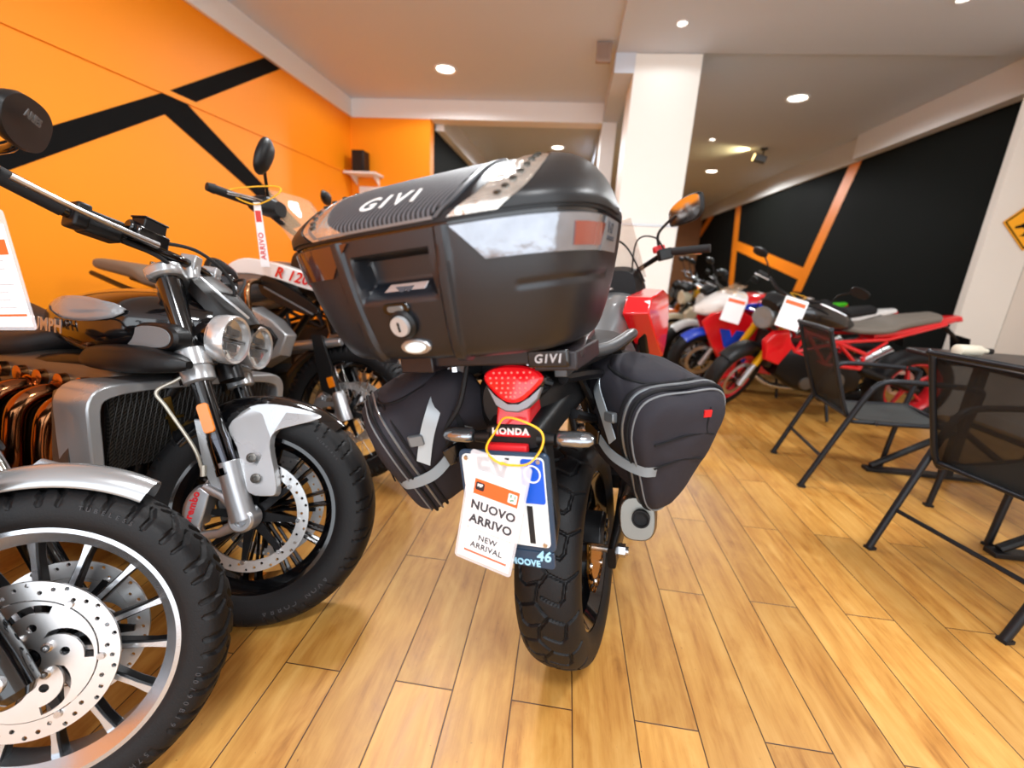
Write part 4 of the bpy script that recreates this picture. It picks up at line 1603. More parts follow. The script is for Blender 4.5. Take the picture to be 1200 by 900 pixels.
# twin headlamps
for sx in (-1, 1):
    c = Vector((sx * .080, -.150, .836))
    HM = T(*c) @ RZ(-.10) @ RZ(PI / 2)
    g = G()
    g.lathe([(-.085, .0), (-.080, .035), (-.05, .058), (0, .066)], 40, HM)
    hl = g.build('headlamp', M_BLKG, rk, SM)
    g = G()
    g.lathe([(-.018, .069), (.0, .0725), (.026, .0725), (.032, .069), (.030, .062), (.004, .058), (-.018, .066)], 44, HM, closed=True)
    g.build('bezel', mat('bezel_silver', '#d9dadb', .24, metal=.7), hl, SM)
    g = G()
    g.lathe([(-.012, .0), (-.006, .02), (.004, .045), (.012, .062)], 40, HM)
    plabel(g.build('reflector_bowl', mat('lamp_bowl', '#c9cac8', .14, metal=1.0, bump=.12, bscale=70), hl, SM), 'faceted lamp reflector')
    g = G()
    g.box((.016, 0, 0), (.012, .118, .008), HM)
    g.box((.016, .0, .022), (.010, .05, .022), HM)
    g.box((.016, .0, -.022), (.010, .05, .022), HM)
    g.build('lamp_divider', M_BLKM, hl, SM, bev=.002)
    g = G()
    g.lathe([(.018, .0), (.026, .04), (.022, .0625)], 40, HM)
    g.build('lens', M_LENS, hl, SM)
g = G()
g.body([(-.215, .10, .80, .90, 0, 3), (-.17, .15, .79, .885, 0, 3)], 3)
for sx in (-1, 1):
    g.tube([(sx * .118, -.20, .79), (sx * .07, -.17, .80)], .011, 8)
g.build('headlamp_bracket', M_BLKM, rk, SM)
# fly screen above the lamps
g = G()
secs = []
for f, y, z, hw in ((0, -.100, .905, .045), (.25, -.13, .94, .080), (.55, -.18, .985, .10), (.8, -.225, 1.015, .095), (1, -.25, 1.03, .08)):
    top = [(x * hw, y - .05 * (x * x) * (1 - f * .5), z - .030 * x * x) for x in np.linspace(-1, 1, 13)]
    bot = [(x * hw * .94, y - .008 - .05 * (x * x) * (1 - f * .5), z - .014 - .05 * x * x) for x in np.linspace(1, -1, 13)]
    secs.append(top + bot)
g.loft(secs)
fs = g.build('fly_screen', mat('fly_screen_dark', '#0b0909', .45), rk, SM)
g = G()
g.tube([(.046, -.115, .912), (.080, -.145, .938), (.100, -.20, .975), (.092, -.245, 1.005)], .004, 6)
g.build('screen_edge', M_SILVER, fs, SM)
# mudguard
g = fender_geo(R + .018, .165, -.90, .62, .004, .42, 26, 16, (1.0, .72))
fm = g.build('front_mudguard', M_BLKG, rk, SW)
for sd in (1, -1):
    ol = [(-.100, .585), (-.055, .648), (.02, .665), (.120, .655), (.150, .640), (.085, .612), (.045, .590), (.038, .545), (.064, .460), (.074, .408), (.052, .398), (.002, .404), (-.030, .455), (-.062, .53)]
    g = G()
    P = cr(ol, 3, True)
    zc = .52
    g.loft([[(sd * (.072 + .022 * math.exp(-((y - .01) / .07) ** 2) * (1 - .6 * smooth01((z - .56) / .1))), y, z) for y, z in P],
            [(sd * (.098 + .024 * math.exp(-((y - .01) / .07) ** 2) * (1 - smooth01((z - .57) / .1)) - .035 * smooth01((z - .60) / .08)), .012 + (y - .012) * .93, zc + (z - zc) * .95) for y, z in P]])
    sp = g.build('mudguard_side', M_SILVER, rk, SM, bev=.003, ang=50)
    for q in ((-.006, .508), (.014, .452)):
        g = G()
        g.lathe([(0, .0), (0, .0135), (.004, .0135), (.006, .010), (.006, .006), (.002, .005), (.002, 0)], 20, T(sd * .1215, q[0], q[1]) @ (Matrix.Identity(4) if sd > 0 else RZ(PI)))
        g.build('screw', M_ALUD, sp, SM)
    g = G()
    g.prism([(-.185, .595), (-.155, .60), (-.085, .46), (-.075, .405), (-.10, .40), (-.135, .455)], .012, axes((sd * .098, 0, 0), (0, 1, 0), (0, 0, 1)), chamfer=.004)
    g.build('mudguard_stay', M_SILVER, sp, SM)
g = G()
g.tube(cr([(.108, -.135, .455), (.125, -.16, .52), (.13, -.245, .62), (.135, -.275, .66), (.125, -.235, .70), (.11, -.20, .74)], 8), .0048, 8)
g.tube([(.108, -.13, .44), (.108, -.135, .47)], .008, 8)
plabel(g.build('brake_hose', mat('braided_hose', '#b8b2a4', .4, metal=.5), rk, SM), 'braided brake hose')
g = G()
g.tube(cr([(.20, -.33, 1.06), (.12, -.24, 1.07), (.03, -.18, 1.0), (.02, -.2, .86)], 8), .005, 8)
g.tube(cr([(-.20, -.33, 1.06), (-.10, -.22, 1.06), (-.02, -.19, .98), (.0, -.2, .86)], 8), .005, 8)
g.tube(cr([(.27, -.37, 1.04), (.16, -.30, 1.02), (.06, -.30, .96), (.02, -.32, .86)], 8), .006, 8)
g.build('control_cables', M_GRIP, rk, SM)
# radiator with its silver cowl
YR = -.275
g = G()
g.box((0, YR - .03, .59), (.50, .05, .24))
rd = g.build('radiator', M_BLKM, rk)
M_GRILL = mat_stripes('radiator_mesh', '#060606', '#3d3a36', 42, (0, .78, 0), .4, metal=.5)
g = G()
g.box((0, YR, .585), (.49, .012, .225))
g.build('grille', M_GRILL, rd)
g = G()
for k in range(34):
    x = -.24 + .48 * k / 33
    g.tube([(x - .018, YR + .009, .475), (x + .018, YR + .009, .695)], .0010, 4)
    g.tube([(x + .018, YR + .010, .475), (x - .018, YR + .010, .695)], .0010, 4)
g.build('stone_guard', mat('guard_wire', '#2e2c2a', .4, metal=.6), rd)
g = G()
g.prism([(-.008, -.085), (.012, -.085), (.016, .085), (-.004, .085)], .006, axes((.085, YR + .016, .58), (1, 0, 0), (0, 0, 1)) @ RZ(-.22))
g.box((.085, YR + .016, .60), (.05, .006, .008))
plabel(g.build('brass_strip', M_GOLD, rd), 'brass coloured bracket on the radiator')
for sd in (1, -1):
    fo = [(sd * .02, .712), (sd * .20, .712), (sd * .272, .706), (sd * .304, .670), (sd * .303, .60), (sd * .288, .45), (sd * .266, .45), (sd * .270, .55), (sd * .276, .645), (sd * .255, .675), (sd * .17, .688), (sd * .02, .692)]
    P = cr(fo, 3, True)
    g = G()
    cxx, czz = sd * .16, .60
    g.loft([[(x, YR + .030, z) for x, z in P], [(cxx + (x - cxx) * 1.03, YR + .006, czz + (z - czz) * 1.03) for x, z in P], [(cxx + (x - cxx) * 1.02, YR - .10, czz + (z - czz) * 1.0) for x, z in P]])
    g.build('radiator_cowl', M_SILVER, rk, bev=.006, ang=50)
    g = G()
    g.body([(YR - .13, .010, .46, .68, sd * .285, 4), (YR - .05, .012, .46, .69, sd * .290, 4)], 4)
    g.build('cowl_side', M_ALUD, rk)
# tank with knee panel, filler and lettering
g = G()
g.body([(-.80, .10, .80, .875, 0, 2.6), (-.70, .165, .77, .925, 0, 2.6), (-.52, .205, .74, .965, 0, 2.5), (-.36, .205, .745, .972, 0, 2.4), (-.24, .15, .78, .955, 0, 2.3), (-.17, .08, .83, .93, 0, 2.2)], 2.5, 44, 8)
tk = g.build('fuel_tank', M_BLKG, rk, ang=70)
g = G()
g.tube([(.044 * math.cos(2 * PI * k / 40), -.40 + .044 * math.sin(2 * PI * k / 40), .968) for k in range(40)], .006, 8, closed=True)
g.lathe([(0, 0), (0, .040), (.012, .036), (.016, .0)], 36, T(0, -.40, .968) @ RY(-PI / 2))
g.build('filler_cap', M_STEEL, tk)
for sd in (1, -1):
    g = G()
    rows = []
    for i in range(13):
        f = i / 12
        y = -.62 + .31 * f
        w = float(np.interp(y, [-.80, -.70, -.52, -.36, -.24, -.17], [.10, .165, .205, .205, .15, .08]))
        zm = float(np.interp(y, [-.70, -.52, -.36, -.24], [.85, .853, .858, .868]))
        h = .030 * math.sin(PI * min(1, max(0.02, f))) ** .5 + .004
        row = []
        for k in range(7):
            q = -1 + 2 * k / 6
            row.append((sd * (w * (1 - .030 * (q * .9 + .25) ** 2) + .0075), y, zm + .040 + h * q))
        rows.append(row)
    g.loft(rows, closed=False, cap=False)
    g.build('tank_panel', mat('tank_grey', '#85878a', .2, coat=.8), tk, solid=.006)
    g = G()
    g.add_text('TRIUMPH', .052, .0008, axes((sd * .213, -.625, .836), (.09, sd * 1, 0), (0, 0, 1)), .0012, xs=1.1)
    g.build('maker_lettering', M_ALU, tk, smooth=False)
# black side pods under the tank
for sd in (1, -1):
    PS = T(0, -.015, .014) if sd > 0 else T(.05, -.14, -.01)
    g = G()
    g.body([(-.46, .012, .725, .75, sd * .19), (-.38, .033, .72, .785, sd * .195), (-.24, .042, .725, .80, sd * .195), (-.12, .03, .74, .79, sd * .175), (-.08, .01, .755, .775, sd * .165)], 3, 24)
    g.build('side_pod', M_BLK, rk, PS)
    g = G()
    P = cr([(-.33, .795), (-.28, .855), (-.17, .865), (-.12, .84), (-.14, .80), (-.24, .785)], 4, True)
    g.prism(P, .05, axes((sd * .15, 0, 0), (0, 1, 0), (0, 0, 1)), chamfer=.008)
    pd = g.build('air_intake', M_BLK, rk, PS)
    g = G()
    g.prism([(-.22 + (y + .22) * .82, .825 + (z - .825) * .78) for y, z in P], .054, axes((sd * .15, 0, 0), (0, 1, 0), (0, 0, 1)), chamfer=.003)
    g.build('intake_mesh', mat('intake_grey', '#6f7376', .5, bump=.4, bscale=400), pd, PS)
# engine: block, cylinder head, three bent header pipes
g = G()
g.body([(-1.25, .12, .22, .50, 0, 4), (-1.15, .19, .17, .58, 0, 4), (-.85, .20, .15, .62, 0, 4), (-.5, .20, .15, .62, 0, 4), (-.34, .16, .22, .60, 0, 4)], 4, 36)
en = g.build('engine', M_BLKM, rk)
g = G()
g.body([(-1.0, .13, .60, .74, 0, 4), (-.92, .155, .58, .745, 0, 4), (-.5, .155, .58, .745, 0, 4), (-.40, .13, .60, .73, 0, 4)], 4, 32)
g.build('cylinder_head', M_ALUD, en, bev=.004)
for k in range(6):
    y = -.92 + k * .10
    g = G()
    g.lathe([(.150, .0), (.150, .026), (.176, .024), (.180, .014), (.180, 0)], 18, T(0, y, .665))
    g.build('head_cover', M_BRONZE, en)
M_HDR = mat('chrome_orange_reflection', '#8a5a3a', .14, metal=1.0)  # orange reflection on the chrome pipes put into the colour
for k, y in enumerate((-.50, -.635, -.77)):
    g = G()
    g.tube(cr([(.140, y + .02, .625), (.205, y + .012, .628), (.245, y, .595), (.252, y - .012, .52), (.246, y - .03, .43), (.236, y - .09, .36), (.225, y - .22, .335)], 7), [.028, .031, .032, .032, .031, .029, .026], 20)
    hp = g.build('header_pipe', M_HDR, rk)
    g = G()
    g.lathe([(-.008, .036), (-.008, .042), (.010, .042), (.010, .036)], 24, T(.170, y + .016, .627), closed=True)
    g.build('pipe_collar', mat('shield_bronze', '#b5733a', .18, metal=1.0), hp)
g = G()
g.tube(cr([(.225, -.72, .335), (.225, -1.0, .33), (.235, -1.3, .34), (.25, -1.75, .36)], 6), [.05, .06, .06, .055], 20)
g.build('exhaust_silencer', M_BLKM, rk)
# frame, seat, tail, rear wheel (beyond the left edge)
g = G()
for sd in (1, -1):
    g.tube(cr([(sd * .05, -.20, .86), (sd * .11, -.34, .76), (sd * .13, -.8, .70), (sd * .12, -1.2, .55)], 6), .024, 10)
    g.tube(cr([(sd * .04, -.22, .80), (sd * .12, -.32, .55), (sd * .12, -.36, .25)], 6), .020, 10)
g.tube([(0, -.14, .72), (0, -.27, .98)], .034, 16)
g.build('frame', M_BLKM, rk)
g = G()
g.body([(-.74, .10, .76, .83), (-.86, .17, .71, .80), (-1.1, .19, .69, .78), (-1.24, .17, .72, .84), (-1.45, .15, .80, .89), (-1.66, .10, .85, .90)], 3, 32)
g.build('seat', M_SEAT, rk)
RRR = .34
wheel(rk, 'rear_wheel', T(0, -1.68, RRR + .02), RRR, .24, .215, M_BLKG, M_BLKG, 'cast', 6, T_COBRA, 22, 160, 18, discs=((1, .15, .11),), hub_w=.16, fine=False)
fender_geo(RRR + .04, .25, -1.0, .5).build('rear_mudguard', M_BLKG, rk, T(0, -1.68, RRR + .02))
g = G()
for sd in (1, -1):
    g.tube([(sd * .14, -1.68, RRR + .02), (sd * .13, -1.2, .36)], .034, 12)
g.box((0, -1.22, .36), (.28, .1, .1))
g.build('swingarm', M_BLKM, rk, bev=.004)
g = G()
g.tube([(-.12, -.95, .2), (-.26, -.95, .085)], .013, 10)
g.box((-.27, -.95, .078), (.06, .08, .012))
g.build('side_stand', M_BLKM, rk)


# ------------------------------------------------------------------ cruiser whose bright front wheel fills the lower left corner
R = .318
_hc = Vector((-.92, .495, 0)) + (RZ(-1.163) @ RY(-.30)) @ Vector((0, 0, .314))
_hm = RZ(-1.54) @ RY(-.13)
_hr = _hc - _hm @ Vector((0, 0, R))
hd = thing('motorcycle', 'cruiser with bright twelve-spoke style alloy front wheel and silver mudguard, nearest the camera', 'motorcycle', loc=tuple(_hr), yaw=1.54, lean=.13)
hd['label'] = 'cruiser motorcycle with bright multi-spoke alloy front wheel and plain silver mudguard'
SM = steer_mat(R, .40, .50)
SW = SM @ T(0, 0, R)
M_ALLOY = mat('polished_alloy', '#c4c8cd', .24, metal=.9, bump=.05, bscale=300)
fw = wheel(hd, 'front_wheel', SW, R, .108, .240, M_ALLOY, M_BLKM, 'cast', 14, T_CRUISE, 24, 520, 40, discs=((1, .146, .112), (-1, .146, .112)), hub_w=.085, hub_r=.036, rimhw=.044, boxy=.42, side_face=M_ALLOY, depth=.0065, gw=.0032, carrier=6,
           lettering=(('100/90B19', .286, .0535, .014, 1.72, .05), ('57H', .286, .0535, .014, 2.35, .05), ('TUBELESS', .286, .0535, .012, .2, .045)), crown=1.0)
# bright rotor carriers with spiral slots, bolted over the hub
ol = [circ(.110, 72), circ(.024, 24)]
for k in range(5):
    a0 = 2 * PI * k / 5
    up_, dn = [], []
    for i in range(13):
        f = i / 12
        a = a0 + 1.05 * f
        r = .097 - .044 * f ** 2.2
        up_.append(((r + .0075) * math.cos(a), (r + .0075) * math.sin(a)))
        dn.append(((r - .0075) * math.cos(a), (r - .0075) * math.sin(a)))
    ol.append(up_ + dn[::-1])
    ol.append(circ(.008, 14, (.060 * math.cos(a0 + .25), .060 * math.sin(a0 + .25))))
for xx in (.056, -.056):
    plate(ol, .0046, WX(xx)).build('rotor_centre', M_DISC, fw, SW, ang=30)
for k in range(5):
    g = G()
    a = 2 * PI * k / 5 + .66
    c = Vector((.058, .041 * math.cos(a), .041 * math.sin(a)))
    g.lathe([(0, 0), (0, .0095), (.005, .0095), (.008, .007), (.008, .004), (.004, .003), (.004, 0)], 16, T(*c))
    g.build('rotor_bolt', M_STEEL, fw, SW)
dm = Vector((0, -math.sin(.5), math.cos(.5)))
for sd in (1, -1):
    base = Vector((sd * .098, .0, R))
    g = G()
    g.tube([base - dm * .045, base - dm * .03, base + dm * .03, base + dm * .12, base + dm * .28, base + dm * .285], [.020, .033, .034, .029, .029, .026], 22)
    g.build('fork_leg', M_BLKG, hd, SM)
    g = G()
    g.lathe([(sd * .118, .0), (sd * .118, .020), (sd * .134, .018), (sd * .138, .011), (sd * .130, .010), (sd * .130, 0)], 24, T(0, 0, R))
    g.build('axle_cap', M_STEEL, hd, SM)
    g = G()
    g.tube([base + dm * .27, base + dm * .62], .0215, 20)
    g.build('fork_tube', M_CHROME, hd, SM)
    g = G()
    g.prism([(-.20, .515), (-.13, .53), (-.055, .665), (-.09, .675), (-.145, .62)], .014, axes((sd * .078, 0, 0), (0, 1, 0), (0, 0, 1)), chamfer=.003)
    g.cyl((sd * .07, -.10, .63), (sd * .098, -.10, .63), .011, seg=12)
    g.build('mudguard_bracket', M_ALLOY, hd, SM)
fender_geo(R + .042, .150, -1.25, .46, .003, .26, 34, 18, (1.0, .40)).build('front_mudguard', mat('mudguard_silver', '#a9acae', .24, metal=.6, coat=.6), hd, SW, ang=60)
g = caliper_geo(1, .056, .125, -2.2, .75, .034, .06)
g.build('brake_caliper', M_BLKM, hd, SW, bev=.003)
g = G()
for s_ in (.42, .58):
    c = Vector((0, 0, R)) + dm * s_
    g.prism(rrect(.27, .07, .03), .03, axes(c + Vector((0, -.01, 0)), (1, 0, 0), (0, dm.z, -dm.y)), chamfer=.006)
g.build('triple_clamp', M_BLKG, hd, SM)
g = G()
HM = T(0, -.30, .86) @ RZ(PI / 2)
g.lathe([(-.10, 0), (-.09, .05), (-.03, .085), (.03, .09), (.04, .086), (.03, .07), (.02, 0)], 36, HM)
hl = g.build('headlamp', M_BLKG, hd, SM)
g = G()
g.lathe([(.034, .0), (.042, .05), (.036, .08)], 36, HM)
g.build('lens', M_LENS, hl, SM)
g = G()
g.tube(cr([(-.40, -.56, 1.04), (-.30, -.48, 1.06), (-.14, -.34, 1.03), (-.08, -.31, .92), (.08, -.31, .92), (.14, -.34, 1.03), (.30, -.48, 1.06), (.40, -.56, 1.04)], 6), .0125, 12)
hb = g.build('handlebar', M_BLKG, hd, SM)
for sx in (-1, 1):
    g = G()
    g.tube([(sx * .29, -.472, 1.06), (sx * .41, -.568, 1.038)], .019, 14)
    g.build('grip', M_GRIP, hb, SM)
g = G()
g.body([(-.28, .06, .74, .82), (-.40, .12, .70, .86), (-.56, .14, .69, .85), (-.76, .07, .68, .76)], 2.5, 32)
g.build('fuel_tank', M_GREYP, hd)
g = G()
g.body([(-.42, .12, .18, .42, 0, 4), (-.6, .15, .16, .46, 0, 4), (-.95, .14, .18, .44, 0, 4)], 4)
for a in (-.45, .35):
    g.tube([(0, -.66, .40), (0, -.66 + .30 * math.sin(-a), .40 + .27 * math.cos(a))], [.075, .07], 24)
en = g.build('engine', M_BLKM, hd)
g = G()
for a in (-.45, .35):
    for k in range(6):
        f = .35 + .6 * k / 6
        c = Vector((0, -.66 + .30 * math.sin(-a) * f, .40 + .27 * math.cos(a) * f))
        d = Vector((0, math.sin(-a) * .30, math.cos(a) * .27)).normalized()
        g.cyl(c, c + d * .008, .098, seg=24)
g.build('cooling_fins', M_ALUD, en)
g = G()
for sd in (1, -1):
    g.tube(cr([(sd * .02, -.26, .82), (sd * .09, -.40, .60), (sd * .12, -.48, .2), (sd * .12, -.95, .16), (sd * .13, -1.3, .36), (sd * .06, -.8, .68), (sd * .02, -.3, .78)], 6), .016, 10)
g.build('frame', M_BLKM, hd)
g = G()
g.body([(-.72, .08, .66, .72), (-.86, .16, .60, .69), (-1.06, .15, .60, .70), (-1.3, .11, .68, .76), (-1.5, .08, .70, .75)], 3)
g.build('seat', M_SEAT, hd)
wheel(hd, 'rear_wheel', T(0, -1.56, .32), .32, .15, .205, M_ALLOY, M_BLKM, 'cast', 9, T_CRUISE, 22, 120, 16, discs=((1, .146, .11),), fine=False)
fender_geo(.36, .17, -1.3, .7).build('rear_mudguard', M_GREYP, hd, T(0, -1.56, .32))
g = G()
g.tube([(-.10, -.75, .2), (-.20, -.75, .060)], .012, 10)
g.build('side_stand', M_BLKM, hd)

# its sale sheet hangs from the handlebar at the left edge
sheet = thing('sale_card', 'white laminated price sheet with orange header hanging at left edge of photo beside handlebars', 'sign', loc=(-1.055, .70, 1.012), yaw=.10, lean=.09)
sheet['label'] = 'white price sheet with orange header hanging in front of the black fuel tank'
g = G()
g.prism(rrect(.150, .212, .008), .0012, CA)
g.build('laminate_pouch', mat('laminate', '#eef0f6', .08), sheet)
g = G()
g.prism([(-.068, -.100), (.068, -.100), (.068, .082), (-.068, .082)], .0010, CA @ T(0, 0, .0012))
pc = g.build('card', M_PAPER, sheet)
g = G()
g.prism([(-.066, .030), (.062, .030), (.062, .056), (-.066, .056)], .0006, CA @ T(0, 0, .0020))
g.box((0, -.078, .0020), (.124, .004, .0006), CA)
g.build('header_band', M_ORPRINT, pc)
g = G()
for k in range(7):
    g.box((-.008 + .01 * (k % 2), .020 - .014 * k, .0020), (.10 - .02 * (k % 3), .0016, .0005), CA)
g.build('printed_lines', mat('pale_print', '#a9a9b0', .6), pc)
g = G()
g.prism(rrect(.016, .016, .002), .0005, CA @ T(.018, .043, .0026))
g.build('logo_white', M_PAPER, pc)
g = G()
g.tube(cr([(-.05, -.002, .10), (-.10, .02, .16), (-.16, -.02, .13), (-.12, -.01, .11), (-.05, -.004, .104)], 6), .0018, 6)
g.build('cord', mat('yellow_elastic', '#f0b41c', .5), sheet)


# ------------------------------------------------------------------ tall touring enduro behind the roadster
gs = thing('motorcycle', 'white and grey touring enduro with clear screen and wire wheel, red lettering on its flank', 'motorcycle', loc=(-1.005, 1.88, .0), yaw=1.75, lean=.15)
R = .34
SM = steer_mat(R, .18, .42)
SW = SM @ T(0, 0, R)
wheel(gs, 'front_wheel', SW, R, .125, .252, M_BLKG, mat('spoke_steel', '#cfcfcf', .25, metal=1.0), 'wire', 36, T_KNOB, 34, 300, 22, discs=((1, .150, .12), (-1, .150, .12)), hub_w=.10, hub_r=.038, rimhw=.045, depth=.008, gw=.0032, m_hub=M_BLKM)
dm = Vector((0, -math.sin(.42), math.cos(.42)))
for sd in (1, -1):
    b0 = Vector((sd * .105, .01, R))
    g = G()
    g.tube([b0 - dm * .03, b0 + dm * .10, b0 + dm * .11], [.034, .030, .026], 16)
    g.build('fork_foot', M_ALU, gs, SM)
    g = G()
    g.tube([b0 + dm * .10, b0 + dm * .38], .020, 14)
    g.build('fork_tube', M_BLKG, gs, SM)
    g = G()
    g.prism(rrect(.03, .05, .005), .008, axes(b0 + dm * .16 + Vector((sd * .030, .0, 0)), (0, sd * dm.z, -sd * dm.y), dm), chamfer=.002)
    g.build('side_reflector', M_AMBER, gs, SM)
    g = caliper_geo(sd, sd * .074, .130, -1.25, .7, .028, .055)
    g.build('brake_caliper', M_ALU, gs, SW, bev=.002)
    g = plate([[(-.15, .02), (-.12, .05), (.0, .055), (.03, .0), (.0, -.035), (-.04, -.03), (-.14, -.01)], [(-.11, .02), (-.03, .035), (-.03, -.005), (-.11, .005)]], .014, axes((sd * .115, .0, R), (0, 1, 0), (0, 0, 1)))
    g.build('caliper_bracket', M_ALU, gs, SM)
    g = G()
    g.prism([(-.12, .44), (-.06, .42), (-.08, .56), (-.15, .70), (-.20, .70), (-.17, .58)], .018, axes((sd * .122, 0.02, 0), (0, 1, 0), (0, 0, 1)), chamfer=.005)
    g.build('fork_guard', M_BLK, gs, SM)
g = G()
g.tube(cr([(.10, -.04, .68), (.09, -.16, .655), (.06, -.30, .63), (.08, -.45, .60)], 6), [.02, .026, .026, .024], 14)
g.tube(cr([(-.10, -.04, .68), (-.09, -.16, .655), (-.06, -.30, .63), (-.08, -.45, .60)], 6), [.02, .026, .026, .024], 14)
g.box((0, -.13, .665), (.22, .05, .04))
g.build('leading_link', M_ALU, gs, SM, bev=.004)
fender_geo(R + .04, .15, -1.15, .55, .004, .3, 24, 12, (1, .8)).build('front_mudguard', M_BLK, gs, SW)
g = G()
g.body([(-.70, .20, .24, .46, 0, 4), (-.55, .22, .2, .52, 0, 4), (-.36, .18, .24, .50, 0, 4)], 4, 32)
g.body([(-1.0, .13, .26, .56, 0, 4), (-.65, .15, .3, .62, 0, 4), (-.50, .12, .36, .66, 0, 4)], 4, 32)
en = g.build('engine', M_BLKM, gs)
for sd in (1, -1):
    g = G()
    g.tube([(sd * .16, -.50, .40), (sd * .30, -.50, .40)], [.085, .08], 24)
    for k in range(5):
        g.cyl((sd * (.19 + k * .022), -.50, .40), (sd * (.197 + k * .022), -.50, .40), .105, seg=24)
    g.tube([(sd * .30, -.50, .40), (sd * .345, -.50, .40), (sd * .36, -.50, .40)], [.095, .09, .06], 24)
    g.build('cylinder', M_ALUD, en)
    # side panel: silver wedge with dark louvres over the radiator
    P = [(-.37, .815), (-.24, .76), (-.17, .70), (-.20, .60), (-.31, .53), (-.36, .60), (-.33, .70)]
    g = G()
    g.loft([[(sd * .20, y, z) for y, z in P], [(sd * (.29 - .10 * max(0, (y + .30) * 3)), -.28 + (y + .28) * .9, .68 + (z - .68) * .9) for y, z in P]])
    sp = g.build('side_panel', M_SILVER, gs, bev=.006)
    g = G()
    Q = [(-.345, .755), (-.25, .725), (-.215, .68), (-.235, .62), (-.30, .60), (-.32, .68)]
    g.loft([[(sd * .26, y, z) for y, z in Q], [(sd * (.297 - .10 * max(0, (y + .30) * 3)), -.28 + (y + .28) * .92, .68 + (z - .68) * .92) for y, z in Q]])
    g.build('panel_inset', M_BLK, sp, bev=.002)
    P = cr([(-.40, .925), (-.36, .955), (-.24, .915), (-.10, .85), (-.06, .81), (-.12, .795), (-.28, .83), (-.38, .87)], 4, True)
    g = G()
    g.prism(P, .02, axes((sd * .195, 0, 0), (0, 1, 0), (0, 0, 1)) @ RX(0), chamfer=.004)
    gr = g.build('air_grille', M_BLK, gs)
    g = G()
    for k in range(5):
        y0 = -.36 + k * .05
        g.tube([(sd * .208, y0, .90 - k * .018), (sd * .208, y0 + .075, .872 - k * .018)], .005, 6)
    g.build('louvres', M_GREYP, gr)
    P = cr([(-.60, .985), (-.50, 1.03), (-.34, 1.02), (-.16, .985), (.02, .93), (.12, .885), (.02, .885), (-.14, .905), (-.30, .94), (-.44, .955), (-.56, .955)], 4, True)
    g = G()
    g.loft([[(sd * (.11 + .0 * y), y, z) for y, z in P], [(sd * (.205 - .14 * max(0, y + .15)), -.25 + (y + .25) * .97, .965 + (z - .965) * .92) for y, z in P]])
    fk = g.build('tank_flank', M_WHITE, gs, bev=.005)
    g = G()
    g.add_text('R 1200', .066, .0008, axes((sd * .2085, -.190, .955), (0, sd, -sd * .16), (0, 0, 1)), .0012, shear=.25, xs=1.15)
    plabel(g.build('model_lettering', M_RED, fk, smooth=False), 'red model lettering')
    g = G()
    g.lathe([(.0, .0), (.0, .036), (.005, .036), (.007, .031), (.007, .0)], 36, T(sd * .195, -.62, .895) @ (Matrix.Identity(4) if sd > 0 else RZ(PI)))
    rd_ = g.build('round_emblem', M_BLKG, gs)
    for q, mm in ((0, M_BLUE), (1, M_PAPER), (2, M_BLUE), (3, M_PAPER)):
        g = G()
        pts = [(0, 0)] + [(.023 * math.cos(PI / 2 * q + PI / 2 * k / 8), .023 * math.sin(PI / 2 * q + PI / 2 * k / 8)) for k in range(9)]
        g.prism(pts, .001, axes((sd * .2025, -.62, .895), (0, sd, 0), (0, 0, 1)))
        g.build('emblem_quarter', mm, rd_)
    g = G()
    g.tube(cr([(sd * .16, -.40, .93), (sd * .26, -.38, .915), (sd * .30, -.355, .88), (sd * .295, -.35, .80), (sd * .27, -.36, .72), (sd * .27, -.42, .58), (sd * .22, -.46, .42)], 6), .0125, 12)
    plabel(g.build('crash_bar', mat('bar_bronze', '#b08a66', .22, metal=1.0), gs), 'bronze tinted crash bar')
g = G()
g.body([(-.92, .12, .80, .90), (-.78, .17, .78, .96), (-.60, .20, .80, 1.0), (-.42, .19, .84, 1.04), (-.26, .12, .88, 1.03)], 2.6, 36)
g.build('fuel_tank', M_GREYP, gs)
g = G()
g.body([(-.30, .12, .90, 1.10), (-.18, .14, .86, 1.12), (-.04, .12, .86, 1.08), (.08, .06, .87, 1.0)], 3)
g.build('headlamp_cowl', M_BLK, gs)
g = G()
rows = []
for k in range(9):
    f = k / 8
    hw = .15 + .035 * math.sin(PI * f * .8) - .05 * max(0, f - .75) * 2
    rows.append([(x * hw, -.10 - .24 * f - .10 * x * x, 1.05 + .30 * f) for x in np.linspace(-1, 1, 13)])
g.loft(rows, closed=False, cap=False)
plabel(g.build('windscreen', M_SCREEN, gs, solid=.004), 'tall clear windscreen')
g = G()
for sd in (1, -1):
    g.tube([(sd * .12, -.16, 1.0), (sd * .13, -.24, 1.18)], .008, 8)
g.build('screen_stay', M_BLKM, gs)
g = G()
g.tube(cr([(-.43, -.46, 1.225), (-.28, -.39, 1.225), (-.12, -.32, 1.16), (.12, -.32, 1.16), (.28, -.39, 1.225), (.43, -.46, 1.225)], 6), .0125, 12)
hb = g.build('handlebar', M_BLKM, gs, SM)
